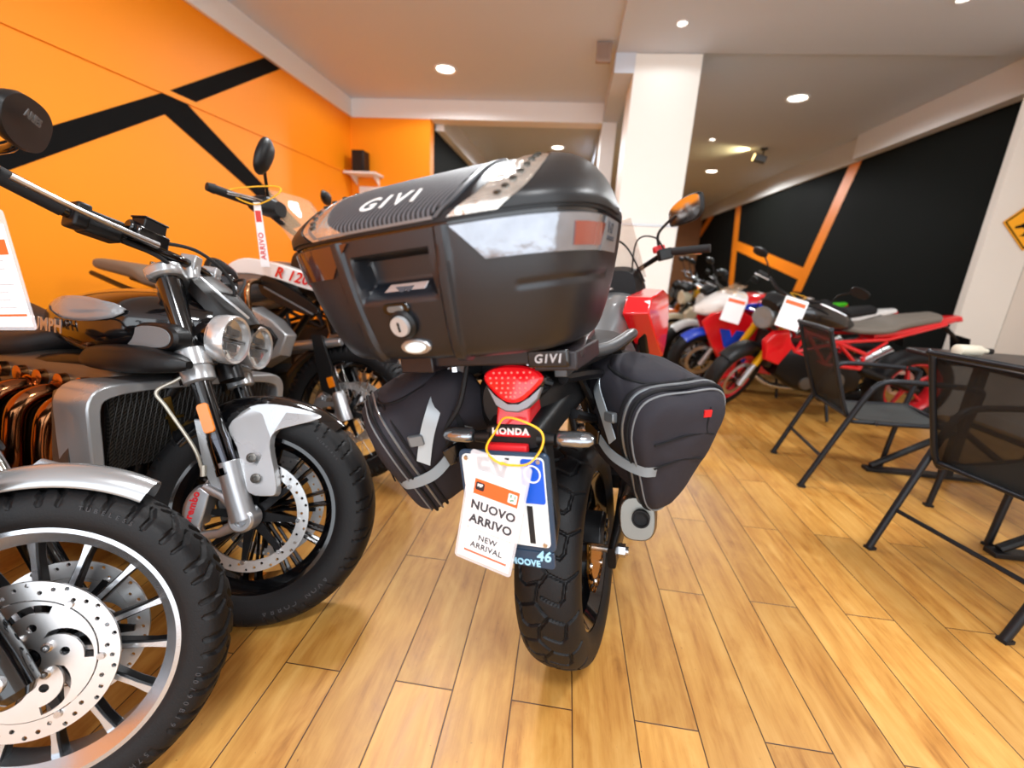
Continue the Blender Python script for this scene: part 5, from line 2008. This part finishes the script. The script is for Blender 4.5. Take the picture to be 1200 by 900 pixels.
for sd in (1, -1):
    g = G()
    g.tube([(sd * .30, -.40, 1.225), (sd * .43, -.46, 1.225)], .018, 12)
    g.tube([(sd * .43, -.46, 1.225), (sd * .455, -.472, 1.225)], [.02, .016], 14)
    g.build('grip', M_GRIP, hb, SM)
    g = G()
    g.body([(-.42, .05, 1.20, 1.26, sd * .25), (-.36, .06, 1.19, 1.27, sd * .24), (-.32, .04, 1.20, 1.26, sd * .22)], 3)
    g.build('switch_box', M_BLK, hb, SM)
    g = G()
    g.tube(cr([(sd * .22, -.33, 1.235), (sd * .32, -.37, 1.235), (sd * .42, -.415, 1.22)], 5), .007, 8)
    g.build('lever', M_STEEL, hb, SM)
    g = G()
    g.tube(cr([(sd * .25, -.36, 1.25), (sd * .30, -.34, 1.31), (sd * .335, -.325, 1.345)], 5), .007, 8)
    mr_ = g.build('mirror', M_BLKM, gs, SM)
    MM = axes((sd * .365, -.315, 1.395), (sd * 1, .30, .3), (-.3 * sd, .1, 1))
    egg = cr([(-.035, -.065), (.015, -.07), (.045, -.03), (.05, .03), (.03, .07), (-.02, .072), (-.045, .02)], 5, True)
    g = G()
    g.loft([[(x * k, y * k, z) for x, y in egg] for z, k in ((-.03, .35), (-.026, .7), (-.012, .95), (.0, 1.0), (.008, .96))], M=MM)
    g.build('housing', M_BLK, mr_, SM)
    g = G()
    g.prism([(x * .9, y * .9) for x, y in egg], .002, MM @ T(0, 0, .009 if False else -.001) @ T(0, 0, .0095))
    g.build('glass', mat('mirror_glass_dark', '#c9ccd0', .04, metal=1.0), mr_, SM)
g = G()
g.body([(-.86, .10, .86, .93), (-1.0, .16, .84, .91), (-1.2, .17, .85, .93), (-1.34, .15, .88, .97), (-1.66, .12, .92, .99)], 3, 32)
g.build('seat', mat('pale_seat', '#6d6256', .6, bump=.3, bscale=350), gs)
g = G()
for sd in (1, -1):
    g.tube(cr([(sd * .10, -.5, .8), (sd * .13, -.9, .78), (sd * .13, -1.3, .82), (sd * .10, -1.7, .90)], 5), .014, 10)
    g.tube(cr([(sd * .05, -.2, .95), (sd * .1, -.45, .7), (sd * .1, -.6, .4)], 5), .018, 10)
g.tube([(0, -.12, .72), (0, -.30, 1.15)], .03, 14)
g.build('frame', M_BLKM, gs)
wheel(gs, 'rear_wheel', T(0, -1.52, .335), .335, .17, .216, M_BLKG, mat('spoke_steel', '#cfcfcf', .25, metal=1.0), 'wire', 28, T_KNOB, 30, 150, 16, discs=((-1, .13, .10),), fine=False)
fender_geo(.40, .18, -1.1, .2).build('rear_mudguard', M_BLK, gs, T(0, -1.52, .335))
g = G()
g.tube([(.10, -1.52, .335), (.12, -.95, .42)], .04, 12)
g.tube([(-.10, -1.52, .335), (-.12, -.95, .42)], .03, 12)
g.build('swingarm', M_BLKM, gs)
g = G()
g.tube(cr([(.26, -.46, .34), (.2, -.6, .2), (.18, -.9, .2), (.2, -1.2, .38), (.21, -1.6, .5)], 6), [.02, .024, .03, .05, .055], 14)
g.build('exhaust_silencer', M_ALUD, gs)
g = G()
g.tube([(-.12, -.8, .25), (-.24, -.8, .055)], .013, 10)
g.build('side_stand', M_BLKM, gs)
# paper strip hanging from its bar
tagp = thing('price_tag', 'narrow white strip with red print hanging from the touring enduro handlebar', 'tag', loc=(-1.31, 1.80, 1.145), yaw=-.1, lean=.05)
g = G()
g.prism([(-.019, -.13), (.019, -.13), (.015, .13), (-.015, .13)], .0012, CA)
tb = g.build('strip', M_PAPER, tagp)
g = G()
g.add_text('ARRIVO', .03, .0004, CA @ T(0, -.045, .001) @ RZ(PI / 2), .0008)
g.box((0, .075, .001), (.024, .045, .0006), CA)
g.build('red_print', mat('tag_red', '#d4433f', .6), tb, smooth=False)
g = G()
g.tube(cr([(-.10, -.02, .165), (.0, -.012, .12), (.09, .02, .17), (.06, .05, .20), (-.08, .03, .19)], 6, True), .003, 6, closed=True)
g.build('cord', mat('yellow_elastic', '#f0b41c', .5), tagp)


# ------------------------------------------------------------------ the other showroom bikes
def show_bike(label, loc, yaw, lean, steer, body, frame, forkc, rimc, seatc, tailc, style='naked', tank2=None, sheet_=False, R=.305, group=None, nose=None, mirrors=True, high=0.0, fend=None, panel=True):
    t = thing('motorcycle', label, 'motorcycle', loc=loc, yaw=yaw, lean=lean, group=group)
    WB = 1.42
    SM = steer_mat(R, steer, .43)
    SW = SM @ T(0, 0, R)
    wheel(t, 'front_wheel', SW, R, .12, .216, rimc, rimc, 'cast', 5, T_SPORT, 18, 96, 14, discs=((1, .155, .12), (-1, .155, .12)), fine=False, hub_w=.09)
    wheel(t, 'rear_wheel', T(0, -WB, R + .01), R + .01, .18, .216, rimc, rimc, 'cast', 5, T_SPORT, 18, 96, 14, discs=((1, .11, .08),), fine=False, hub_w=.11)
    dm = Vector((0, -math.sin(.43), math.cos(.43)))
    for sd in (1, -1):
        b0 = Vector((sd * .10, 0, R))
        g = G()
        g.tube([b0 - dm * .03, b0 + dm * .06, b0 + dm * .18], [.03, .026, .021], 12)
        g.build('fork_foot', M_ALU, t, SM)
        g = G()
        g.tube([b0 + dm * .17, b0 + dm * .42, b0 + dm * .425, b0 + dm * .68], [.027, .027, .03, .03], 14)
        g.build('fork_tube', forkc, t, SM)
        g = caliper_geo(sd, sd * .07, .13, -1.2, .7, .028, .055)
        g.build('brake_caliper', M_BLKM, t, SW)
    g = G()
    for s_ in (.48, .66):
        g.prism(rrect(.26, .07, .03), .028, axes(Vector((0, 0, R)) + dm * s_ + Vector((0, -.01, 0)), (1, 0, 0), (0, dm.z, -dm.y)), chamfer=.005)
    g.build('triple_clamp', M_ALUD, t, SM)
    fender_geo(R + .022, .14, -.9, .75).build('front_mudguard', fend or tank2 or body, t, SW)
    bz = 1.02 + high
    g = G()
    if style == 'sport':
        for sd in (1, -1):
            g.tube([(sd * .10, -.28, .90), (sd * .16, -.27, .90), (sd * .34, -.40, .88)], .013, 10)
        ends = [(.22, -.313, .893), (.34, -.40, .88)]
    else:
        g.tube(cr([(-.39, -.40, bz), (-.24, -.33, bz + .015), (-.10, -.28, bz - .02), (.10, -.28, bz - .02), (.24, -.33, bz + .015), (.39, -.40, bz)], 5), .0125, 10)
        ends = [(.26, -.338, bz + .013), (.39, -.40, bz)]
    hb = g.build('handlebar', M_BLKM, t, SM)
    for sd in (1, -1):
        a, b = [(sd * q[0], q[1], q[2]) for q in ends]
        g = G()
        g.tube([a, b], .018, 12)
        g.build('grip', M_GRIP, hb, SM)
        g = G()
        g.tube(cr([(a[0] * .85, a[1] + .05, a[2]), (b[0] * .9, b[1] + .07, b[2]), (b[0], b[1] + .05, b[2] - .01)], 4), .006, 6)
        g.build('lever', M_STEEL, hb, SM)
        if mirrors:
            g = G()
            mb = Vector(a)
            g.tube(cr([mb, mb + Vector((sd * .03, .03, .09)), mb + Vector((sd * .10, .03, .15))], 4), .006, 8)
            mi = g.build('mirror', M_BLKM, t, SM)
            g = G()
            egg = cr([(-.06, -.025), (.0, -.035), (.06, -.02), (.065, .02), (.0, .035), (-.055, .02)], 4, True)
            MM = axes(mb + Vector((sd * .14, .03, .165)), (sd, .1, 0), (0, .1, 1))
            g.loft([[(x * k, y * k, z) for x, y in egg] for z, k in ((-.025, .4), (-.018, .85), (.0, 1), (.006, .95))], M=MM)
            g.build('housing', M_BLK, mi, SM)
    g = G()
    g.body([(-.78, .09, .76, .84), (-.66, .15, .74, .93), (-.48, .175, .76, .98), (-.32, .14, .80, .97), (-.22, .07, .84, .92)], 2.5, 30)
    tk = g.build('fuel_tank', body, t)
    g = G()
    g.lathe([(0, 0), (0, .036), (.01, .033), (.012, 0)], 24, T(0, -.44, .975) @ RY(-PI / 2))
    g.build('filler_cap', M_STEEL, tk)
    if tank2 and panel:
        for sd in (1, -1):
            g = G()
            P = cr([(-.70, .82), (-.56, .90), (-.36, .91), (-.24, .87), (-.38, .83), (-.56, .79)], 4, True)
            g.prism(P, .012, axes((sd * .166, 0, 0), (0, 1, 0), (0, 0, 1)), chamfer=.003)
            g.build('tank_panel', tank2, tk)
    g = G()
    g.body([(-.70, .07, .75, .82), (-.84, .13, .74, .81), (-1.02, .15, .76, .83), (-1.14, .13, .80, .88), (-1.40, .09, .86, .93)], 3, 28)
    g.build('seat', seatc, t)
    g = G()
    g.body([(-.95, .10, .70, .76), (-1.15, .11, .74, .82), (-1.40, .085, .82, .89), (-1.58, .045, .88, .92)], 3, 26)
    tl = g.build('tail_cowl', tailc, t)
    g = G()
    g.body([(-1.56, .05, .87, .905), (-1.60, .035, .875, .90)], 3, 20)
    plabel(g.build('tail_light', M_REDT, tl), 'red tail light')
    g = G()
    g.prism([(-.09, 0), (.09, 0), (.08, -.18), (-.08, -.18)], .006, axes((0, -1.66, .76), (1, 0, 0), (0, .35, 1)))
    g.tube([(0, -1.5, .84), (0, -1.66, .72)], .016, 8)
    g.build('plate_holder', M_BLK, t)
    g = G()
    g.body([(-.28, .13, .36, .62, 0, 4), (-.5, .16, .24, .64, 0, 4), (-.8, .15, .22, .56, 0, 4), (-.95, .12, .26, .5, 0, 4)], 4, 30)
    en = g.build('engine', M_BLKM, t)
    for sd in (1, -1):
        g = G()
        g.lathe([(sd * .15, 0), (sd * .15, .085), (sd * .175, .08), (sd * .18, .05), (sd * .18, 0)], 24, T(0, -.72, .36))
        g.build('engine_cover', M_ALUD, en)
        g = G()
        g.lathe([(sd * .15, 0), (sd * .15, .055), (sd * .17, .05), (sd * .172, 0)], 24, T(0, -.52, .33))
        g.build('engine_cover', M_ALUD, en)
    g = G()
    for sd in (1, -1):
        up_ = [(sd * .05, -.22, .88), (sd * .14, -.42, .74), (sd * .16, -.66, .68), (sd * .14, -.9, .60)]
        lo_ = [(sd * .05, -.20, .80), (sd * .13, -.38, .58), (sd * .15, -.62, .50), (sd * .14, -.9, .48)]
        g.tube(up_, .016, 8)
        g.tube(lo_, .016, 8)
        for a, b in ((1, 1), (1, 2), (2, 2), (2, 1), (3, 3), (2, 3)):
            g.tube([up_[a], lo_[b]], .013, 8)
        g.tube([(sd * .14, -.66, .68), (sd * .11, -1.05, .72), (sd * .08, -1.45, .86)], .014, 8)
        g.tube([(sd * .14, -.88, .56), (sd * .11, -1.05, .70)], .012, 8)
    g.build('frame', frame, t)
    g = G()
    for sd in (1, -1):
        g.tube([(sd * .11, -WB, R + .01), (sd * .11, -.92, .46)], [.026, .034], 10)
    g.box((0, -.94, .46), (.24, .07, .07))
    g.build('swingarm', M_BLKM if style != 'red' else frame, t)
    g = G()
    g.tube(cr([(.08, -.26, .5), (.14, -.22, .34), (.12, -.4, .2), (.13, -.8, .2), (.18, -1.0, .3), (.20, -1.35, .55)], 5), [.02, .022, .024, .026, .05, .055], 12)
    g.build('exhaust_silencer', M_STEEL, t)
    g = G()
    g.body([(-.22, .15, .42, .70, 0, 5), (-.18, .15, .43, .70, 0, 5)], 5)
    g.build('radiator', M_DARK, t)
    if style == 'sport':
        for sd in (1, -1):
            P = [(-.02, .80), (.06, .70), (-.06, .48), (-.22, .26), (-.70, .24), (-.62, .42), (-.48, .60), (-.40, .78), (-.20, .88)]
            g = G()
            g.loft([[(sd * .12, y, z) for y, z in P], [(sd * (.22 - .35 * max(0, y + .2)), -.25 + (y + .25) * .95, .6 + (z - .6) * .94) for y, z in P]])
            fp = g.build('side_fairing', body, t, bev=.01)
            P = [(-.10, .66), (-.16, .50), (-.34, .36), (-.52, .36), (-.44, .52), (-.30, .66)]
            g = G()
            g.loft([[(sd * .20, y, z) for y, z in P], [(sd * (.228 - .33 * max(0, y + .2)), y, z) for y, z in P]])
            g.build('fairing_stripe', tank2 or M_WHITE, fp)
        g = G()
        g.body([(-.30, .15, .84, .98), (-.12, .17, .76, .98), (.02, .12, .74, .90), (.12, .04, .76, .82)], 2.6, 28)
        ns = g.build('nose_fairing', nose or body, t)
        g = G()
        for sd in (1, -1):
            g.ball((sd * .07, .045, .80), (.04, .03, .022), 14, 8)
        g.build('headlamps', M_LENS, ns)
        g = G()
        rows = [[(x * hw, y - .08 * x * x, z) for x in np.linspace(-1, 1, 9)] for y, z, hw in ((.0, .90, .10), (-.08, .97, .13), (-.20, 1.05, .12))]
        g.loft(rows, closed=False, cap=False)
        g.build('windscreen', M_SCREEN, t, solid=.003)
    else:
        g = G()
        HM = T(0, -.08, .84) @ RZ(PI / 2)
        g.lathe([(-.10, 0), (-.09, .05), (-.02, .085), (.03, .088), (.038, .08), (.03, 0)], 28, HM)
        hl = g.build('headlamp', nose or M_BLKG, t, SM)
        g = G()
        g.lathe([(.03, .0), (.042, .05), (.036, .08)], 28, HM)
        g.build('lens', M_LENS, hl, SM)
        g = G()
        g.body([(-.20, .06, .94, 1.0), (-.12, .09, .93, 1.03), (-.05, .07, .92, .98)], 3, 20)
        g.build('instruments', M_BLK, t, SM)
        for sd in (1, -1):
            g = G()
            P = [(-.16, .74), (-.10, .66), (-.14, .50), (-.26, .46), (-.34, .62), (-.28, .76)]
            g.loft([[(sd * .13, y, z) for y, z in P], [(sd * .18, -.22 + (y + .22) * .85, .6 + (z - .6) * .88) for y, z in P]])
            g.build('radiator_cowl', tank2 or body, t, bev=.006)
    g = G()
    g.tube([(-.12, -.72, .25), (-.25, -.72, .048)], .012, 8)
    g.build('side_stand', M_BLKM, t)
    if sheet_:
        c = (Matrix.Translation(loc) @ RZ(-yaw) @ RY(-lean)) @ Vector((sheet_[0], sheet_[1], sheet_[2]))
        s = thing('price_sheet', sheet_[3], 'sign', loc=tuple(c), yaw=sheet_[4], lean=sheet_[5], pitch=-.25)
        g = G()
        g.prism(rrect(.16, .23, .006), .002, CA)
        ps = g.build('card', M_PAPER, s)
        g = G()
        g.box((0, .075, .0016), (.14, .03, .0006), CA)
        g.build('header_band', M_ORPRINT, ps)
        g = G()
        g.tube(cr([(.02, .0, .11), (.06, .03, .15), (.0, .05, .16), (-.05, .03, .15), (-.01, .0, .112)], 5), .002, 6)
        g.build('cord', mat('yellow_elastic', '#f0b41c', .5), s)
    return t


M_GBLK = mat('tank_black', '#151517', .2, coat=.7)
YW = -PI / 2
show_bike('naked bike with red trellis frame, gold fork legs and red wheels, behind the sling chairs', (1.44, 3.80, 0), YW - .06, .12, .62, M_GBLK, M_RED, M_YEL, mat('red_rim', '#c81e26', .3, coat=.4), M_SEATG, M_RED, 'naked', tank2=M_RED, nose=M_GREYP, fend=M_BLK, panel=False,
          sheet_=(-.25, -.20, .90, 'white price sheet with orange header on the red trellis framed bike', .15, -.25))
show_bike('red, white and blue sport bike second in the row, beyond the red trellis framed bike', (1.36, 4.52, 0), YW + .05, .12, .35, M_RED, M_ALUD, M_ALUD, M_BLKG, M_SEAT, M_WHITE, 'sport', tank2=M_BLUE, nose=M_WHITE,
          sheet_=(-.33, -.14, .87, 'plain white price sheet clipped to the red, white and blue sport bike', .25, -.2))
show_bike('green and white bike with dark seat, tail showing above the sling chair', (1.42, 5.25, 0), YW - .02, .12, .3, M_GREEN, M_BLKM, M_ALUD, M_BLKG, M_SEAT, M_GREEN, 'naked', tank2=M_WHITE, nose=M_WHITE)
show_bike('yellow and cream bike near the white column', (1.40, 5.98, 0), YW + .04, .12, .3, M_YEL, M_BLKM, M_ALUD, mat('cream_rim', '#c9b98f', .35), M_SEAT, M_YEL, 'naked', tank2=mat('cream_paint', '#e6dcc0', .3, coat=.4), nose=mat('cream_paint', '#e6dcc0', .3))
show_bike('orange and black bike deep in the row under the orange painted line', (1.52, 6.72, 0), YW - .03, .12, .3, mat('orange_paint', '#ee6a10', .25, coat=.5), M_BLKM, M_GOLD, M_BLKG, M_SEAT, M_BLKG, 'naked', high=.06)
show_bike('dark grey bike furthest back in the row by the black wall', (1.62, 7.5, 0), YW, .12, .3, M_GREYP, M_BLKM, M_BLKM, M_BLKG, M_SEAT, M_GREYP, 'naked', high=.08)
show_bike('grey touring bike against the orange wall, behind the white touring enduro', (-1.25, 2.78, 0), 1.72, .14, .25, mat('warm_silver_paint', '#b3aca2', .28, metal=.5, coat=.5), M_BLKM, M_BLKM, M_BLKG, mat('brown_seat', '#5a3a2a', .5, bump=.3, bscale=300), M_GBLK, 'naked', tank2=M_BLKG, nose=mat('brown_cowl', '#3b221a', .25, coat=.6), high=.14)


# ------------------------------------------------------------------ sling chairs and table
M_FRAME = mat('chair_frame', '#1c1e23', .42, metal=.3, bump=.1, bscale=400)


def sling_mat():
    m = mat('sling_mesh', '#101112', .7, alpha=.70)
    return m


def sling_chair(label, p_far, p_near):
    """rear feet given on the floor; the chair faces away from them"""
    a, b = Vector(p_far), Vector(p_near)
    mid = (a + b) / 2
    ux = (b - a).normalized()          # towards the sitter's right
    yaw = math.atan2(-ux.y, ux.x)
    t = thing('sling_chair', label, 'chair', loc=(mid.x, mid.y, 0), yaw=yaw, group='black sling chairs at the table')
    hw = (b - a).length / 2 - .01
    for sx in (-1, 1):
        g = G()
        # rear leg rises forward and bends into the armrest
        g.tube(cr([(sx * hw, 0, .008), (sx * hw, .13, .38), (sx * hw, .19, .545), (sx * hw, .235, .615), (sx * hw, .32, .638), (sx * hw, .58, .64)], 6), .014, 10)
        g.build('rear_leg', M_FRAME, t)
        g = G()
        g.tube(cr([(sx * hw, .60, .64), (sx * hw, .645, .63), (sx * hw, .655, .58), (sx * hw * .99, .62, .30), (sx * hw * .98, .60, .006)], 6), .014, 10)
        g.build('front_leg', M_FRAME, t)
        g = G()
        g.box((sx * hw, .006, .006), (.03, .035, .012))
        g.box((sx * hw * .98, .60, .006), (.03, .035, .012))
        g.build('foot_cap', M_GRIP, t)
    bw = hw - .03
    g = G()
    g.tube(cr([(-bw, .62, .425), (-bw, .24, .400), (-bw, .15, .42), (-bw, .07, .60), (-bw, -.02, .84), (-bw + .02, -.030, .862), (bw - .02, -.030, .862), (bw, -.02, .84), (bw, .07, .60), (bw, .15, .42), (bw, .24, .400), (bw, .62, .425)], 6), .011, 10)
    g.tube([(-bw, .62, .425), (bw, .62, .425)], .011, 10)
    g.tube([(-bw, .15, .42), (bw, .15, .42)], .010, 10)
    for sx in (-1, 1):
        g.tube([(sx * bw, .28, .405), (sx * hw, .27, .405)], .009, 8)
        g.tube([(sx * bw, .58, .422), (sx * hw, .61, .41)], .009, 8)
    g.tube([(-hw, .065, .19), (hw, .065, .19)], .009, 8)
    g.build('frame', M_FRAME, t)
    g = G()
    rows = []
    for y, z in cr([(.155, .425), (.115, .50), (.072, .60), (.022, .73), (-.018, .845)], 5):
        rows.append([(x * (bw - .008), y + .012 * (1 - x * x), z) for x in np.linspace(-1, 1, 9)])
    g.loft(rows, closed=False, cap=False)
    g.build('backrest', sling_mat(), t, solid=.003)
    g = G()
    rows = []
    for y, z in cr([(.165, .418), (.25, .406), (.45, .412), (.61, .43)], 5):
        rows.append([(x * (bw - .008), y, z - .012 * (1 - x * x)) for x in np.linspace(-1, 1, 9)])
    g.loft(rows, closed=False, cap=False)
    g.build('seat', mat('sling_seat', '#3b3d3c', .65, bump=.3, bscale=600), t, solid=.004)
    return t


sling_chair('black sling chair further back, red trellis framed bike behind it', (1.437, 2.836, 0), (1.373, 2.343, 0))
sling_chair('black sling chair cut by the right edge of the photo, its see-through back towards the camera', (1.382, 1.809, 0), (1.506, 1.325, 0))['label'] = 'black sling chair with see-through back, the nearer one to the camera'
tb = thing('table', 'dark table with braced metal feet that the sling chairs face', 'table', loc=(2.42, 2.32, 0), yaw=.0)
g = G()
g.prism(rrect(.72, 1.30, .05), .028, T(.06, 0, .725), chamfer=.006)
g.build('tabletop', mat('table_black', '#1d1c1d', .35, var=.2), tb)
for sy in (-1, 1):
    g = G()
    q = .375 if sy > 0 else -.45
    g.box((-.06, q, .012), (.90, .06, .024))
    g.box((-.06, q, .36), (.05, .05, .70))
    g.tube([(-.48, q, .03), (-.08, q, .30)], .020, 8)
    g.tube([(.36, q, .03), (-.04, q, .30)], .020, 8)
    g.box((-.02, q, .70), (.5, .05, .03))
    g.build('leg', M_DARK, tb, bev=.003)
g = G()
g.tube([(-.06, -.45, .36), (-.06, .45, .36)], .016, 8)
g.build('stretcher', M_DARK, tb)
pen = thing('bottle', 'small pale bottle lying on the dark table', 'bottle', loc=(2.30, 2.72, .772), yaw=1.35)
g = G()
g.tube([(0, -.10, 0), (0, -.095, 0), (0, .04, 0), (0, .07, 0), (0, .10, 0)], [.024, .032, .032, .014, .013], 18)
g.build('bottle_body', mat('pale_plastic', '#d8d2bf', .3), pen)
g = G()
g.cyl((0, .095, 0), (0, .125, 0), .016, seg=16)
g.build('cap', M_DARK, pen)


# ------------------------------------------------------------------ lamps, speaker, shelf, cabinet, sign
def downlight(label, x, y, zc, r, power, kind='round', col='#fff6e6', group=None, est=9.0):
    t = thing('ceiling_light', label, 'ceiling light', loc=(x, y, zc), group=group)
    g = G()
    g.lathe([(0.0, r * .78), (-.004, r * .8), (-.012, r), (-.004, r * 1.04), (0.0, r * 1.04)], 40, RY(-PI / 2))
    g.build('trim_ring', M_TRIMW, t)
    g = G()
    g.lathe([(-.001, 0), (-.002, r * .5), (-.001, r * .80)], 32, RY(-PI / 2))
    g.build('lamp', mat('lamp_' + kind, col, .4, emit=col, estr=est), t)
    if power:
        l = bpy.data.lights.new('lamp_light', 'SPOT')
        l.energy = power
        l.spot_size = math.radians(170)
        l.spot_blend = .2
        l.shadow_soft_size = r
        l.color = (.95, .98, 1)
        o = bpy.data.objects.new('lamp_light', l)
        COL.objects.link(o)
        o.parent = t
        o.location = (0, 0, -.02)
    return t


downlight('large round ceiling light above the orange wall corner', -1.44, 5.03, CEIL, .115, DOWN_POWER)
downlight('large round ceiling light on the right-hand ceiling, nearest the black wall', 2.28, 5.63, CEIL, .115, DOWN_POWER)
downlight('round ceiling light in the dim passage beyond the white band', -.35, 7.9, CEIL, .115, DEEP_POWER)
downlight('round ceiling light deep in the room, beyond the warm lit patch', 2.48, 9.2, CEIL, .115, DEEP_POWER)
downlight('tiny recessed spot in front of the white column top', .70, 4.05, 2.955, .04, 8, 'spot')
downlight('tiny recessed spot on the near right of the ceiling', 2.42, 3.75, 2.955, .04, 8, 'spot')
downlight('tiny recessed spot just above the warm lit patch', 1.88, 7.2, CEIL, .045, 10, 'spot')
downlight('tiny recessed spot furthest away, low by the column', 2.4, 12.0, CEIL, .06, 20, 'spot')
# fill lights added under the unseen near ceiling, without any fixtures
for x, y in ((-.9, 2.6), (1.9, 1.6), (.2, -.6)):
    l = bpy.data.lights.new('overhead_fill', 'AREA')
    l.shape = 'DISK'
    l.size = .5
    l.energy = DOWN_POWER * .8
    l.color = (.95, .98, 1)
    o = bpy.data.objects.new('overhead_fill', l)
    COL.objects.link(o)
    o.location = (x, y, 2.9)
sp = thing('spotlight', 'small adjustable spotlight throwing a warm patch on the ceiling', 'spotlight', loc=(2.75, 7.6, 2.86), yaw=.3)
g = G()
g.tube([(0, 0, .14), (0, 0, .04)], .012, 8)
g.box((0, 0, .134), (.10, .10, .014))
g.build('bracket', M_DARK, sp)
g = G()
g.box((-.03, 0, 0), (.17, .14, .09), R=RY(.3))
g.build('housing', M_GREYP, sp, bev=.01)
g = G()
g.box((-.122, 0, .028), (.012, .12, .075), R=RY(.3))
g.build('lens', mat('warm_lamp', '#ffdf9a', .3, emit='#ffd98a', estr=6), sp)
l = bpy.data.lights.new('warm_beam', 'SPOT')
l.energy = 22
l.color = (1, .78, .35)
l.spot_size = 1.9
l.spot_blend = .8
l.shadow_soft_size = .03
o = bpy.data.objects.new('warm_beam', l)
COL.objects.link(o)
o.parent = sp
o.location = (-.16, 0, .03)
o.rotation_euler = (0, math.radians(-248), 0)
# box on the bulkhead
eb = thing('wall_box', 'small brownish box fixed under the ceiling beside the bulkhead', 'junction box', loc=(.14, 4.46, 2.92))
g = G()
g.box((0, 0, 0), (.13, .05, .15))
g.build('housing', mat('box_brown', '#9a8578', .5), eb, bev=.006)
g = G()
g.box((0, -.028, .0), (.10, .006, .11))
g.build('cover', mat('box_cover', '#8d7669', .45), eb, bev=.003)
# shelf with loudspeaker and pale cabinet in the back corner
sh = thing('wall_shelf', 'small white shelf on the orange back wall', 'shelf', loc=(-2.70, 5.76, 2.10))
g = G()
g.box((0, 0, 0), (.42, .26, .025))
g.build('board', M_TRIMW, sh, bev=.003)
for sx in (-1, 1):
    g = G()
    g.prism([(0, 0), (.20, 0), (0, -.10)], .012, axes((sx * .15, .13, -.013), (0, -1, 0), (0, 0, 1)))
    g.build('bracket', M_TRIMW, sh)
sk = thing('loudspeaker', 'small black loudspeaker standing on the white wall shelf', 'loudspeaker', loc=(-2.73, 5.75, 2.113))
g = G()
g.box((0, 0, .125), (.16, .17, .25))
bx_ = g.build('cabinet', M_BLK, sk, bev=.008)
g = G()
g.prism(rrect(.14, .22, .01), .012, axes((0, -.089, .125), (1, 0, 0), (0, 0, 1)))
g.build('grille', M_DARK, sk, bev=.002)
cbn = thing('picture_frame', 'pale framed panel on the back wall under the shelf', 'frame', loc=(-2.52, 5.885, 1.675))
g = plate([[(-.30, -.30), (.30, -.30), (.30, .30), (-.30, .30)], [(-.24, -.24), (.24, -.24), (.24, .24), (-.24, .24)]], .03, CA)
g.build('frame', M_TRIMW, cbn, bev=.003)
g = G()
g.box((0, .008, 0), (.49, .012, .49))
g.build('panel', mat('frame_panel', '#e3d8ca', .5), cbn)
# diamond warning sign on the pier
sg_ = thing('road_sign', 'yellow diamond warning sign with black hopping animal on the pale pillar', 'sign', loc=(3.66, 4.19, 1.655))
g = G()
g.prism([(.21 * c, .21 * s) for c, s in ((1, 0), (.93, .07), (.07, .93), (0, 1), (-.07, .93), (-.93, .07), (-1, 0), (-.93, -.07), (-.07, -.93), (0, -1), (.07, -.93), (.93, -.07))], .006, CA)
pl = g.build('panel', mat('sign_yellow', '#f0a414', .4), sg_)
g = plate([[(.198, 0), (0, .198), (-.198, 0), (0, -.198)], [(.184, 0), (0, .184), (-.184, 0), (0, -.184)]], .002, CA @ T(0, 0, .004))
g.build('border', M_STRIPE, pl)
g = G()
kan = [(-.105, -.03), (-.10, -.045), (-.05, -.035), (-.02, -.05), (-.03, -.085), (-.055, -.10), (.0, -.10), (.01, -.07), (.03, -.05), (.045, -.01), (.055, .02), (.08, .015), (.085, .0), (.095, .005), (.09, .03), (.07, .045), (.085, .07), (.105, .08), (.11, .095), (.09, .105), (.088, .13), (.078, .13), (.075, .105), (.06, .09), (.04, .055), (.0, .04), (-.035, .01), (-.07, -.015)]
g.prism(kan, .002, CA @ T(-.01, 0, .004))
g.build('animal_symbol', M_STRIPE, pl, smooth=False)
g = G()
for z in (.12, -.12):
    g.cyl((0, -.004, z), (0, -.009, z), .008, seg=10)
g.build('screws', M_STEEL, pl)
# roll-up banner at the foot of the column
bn = thing('banner', 'white banner with pale blue foot standing against the white column', 'banner', loc=(.70, 4.505, 0))
g = G()
g.box((0, 0, .80), (.56, .006, 1.44))
g.build('sheet', M_COLW, bn)
g = G()
g.box((0, -.0035, .42), (.56, .002, .66))
plabel(g.build('lower_print', mat('banner_blue', '#bfe3ee', .5), bn), 'pale blue lower part')
g = G()
g.box((0, 0, .04), (.60, .05, .08))
g.box((0, 0, 1.53), (.57, .02, .02))
g.build('base', M_ALU, bn, bev=.004)
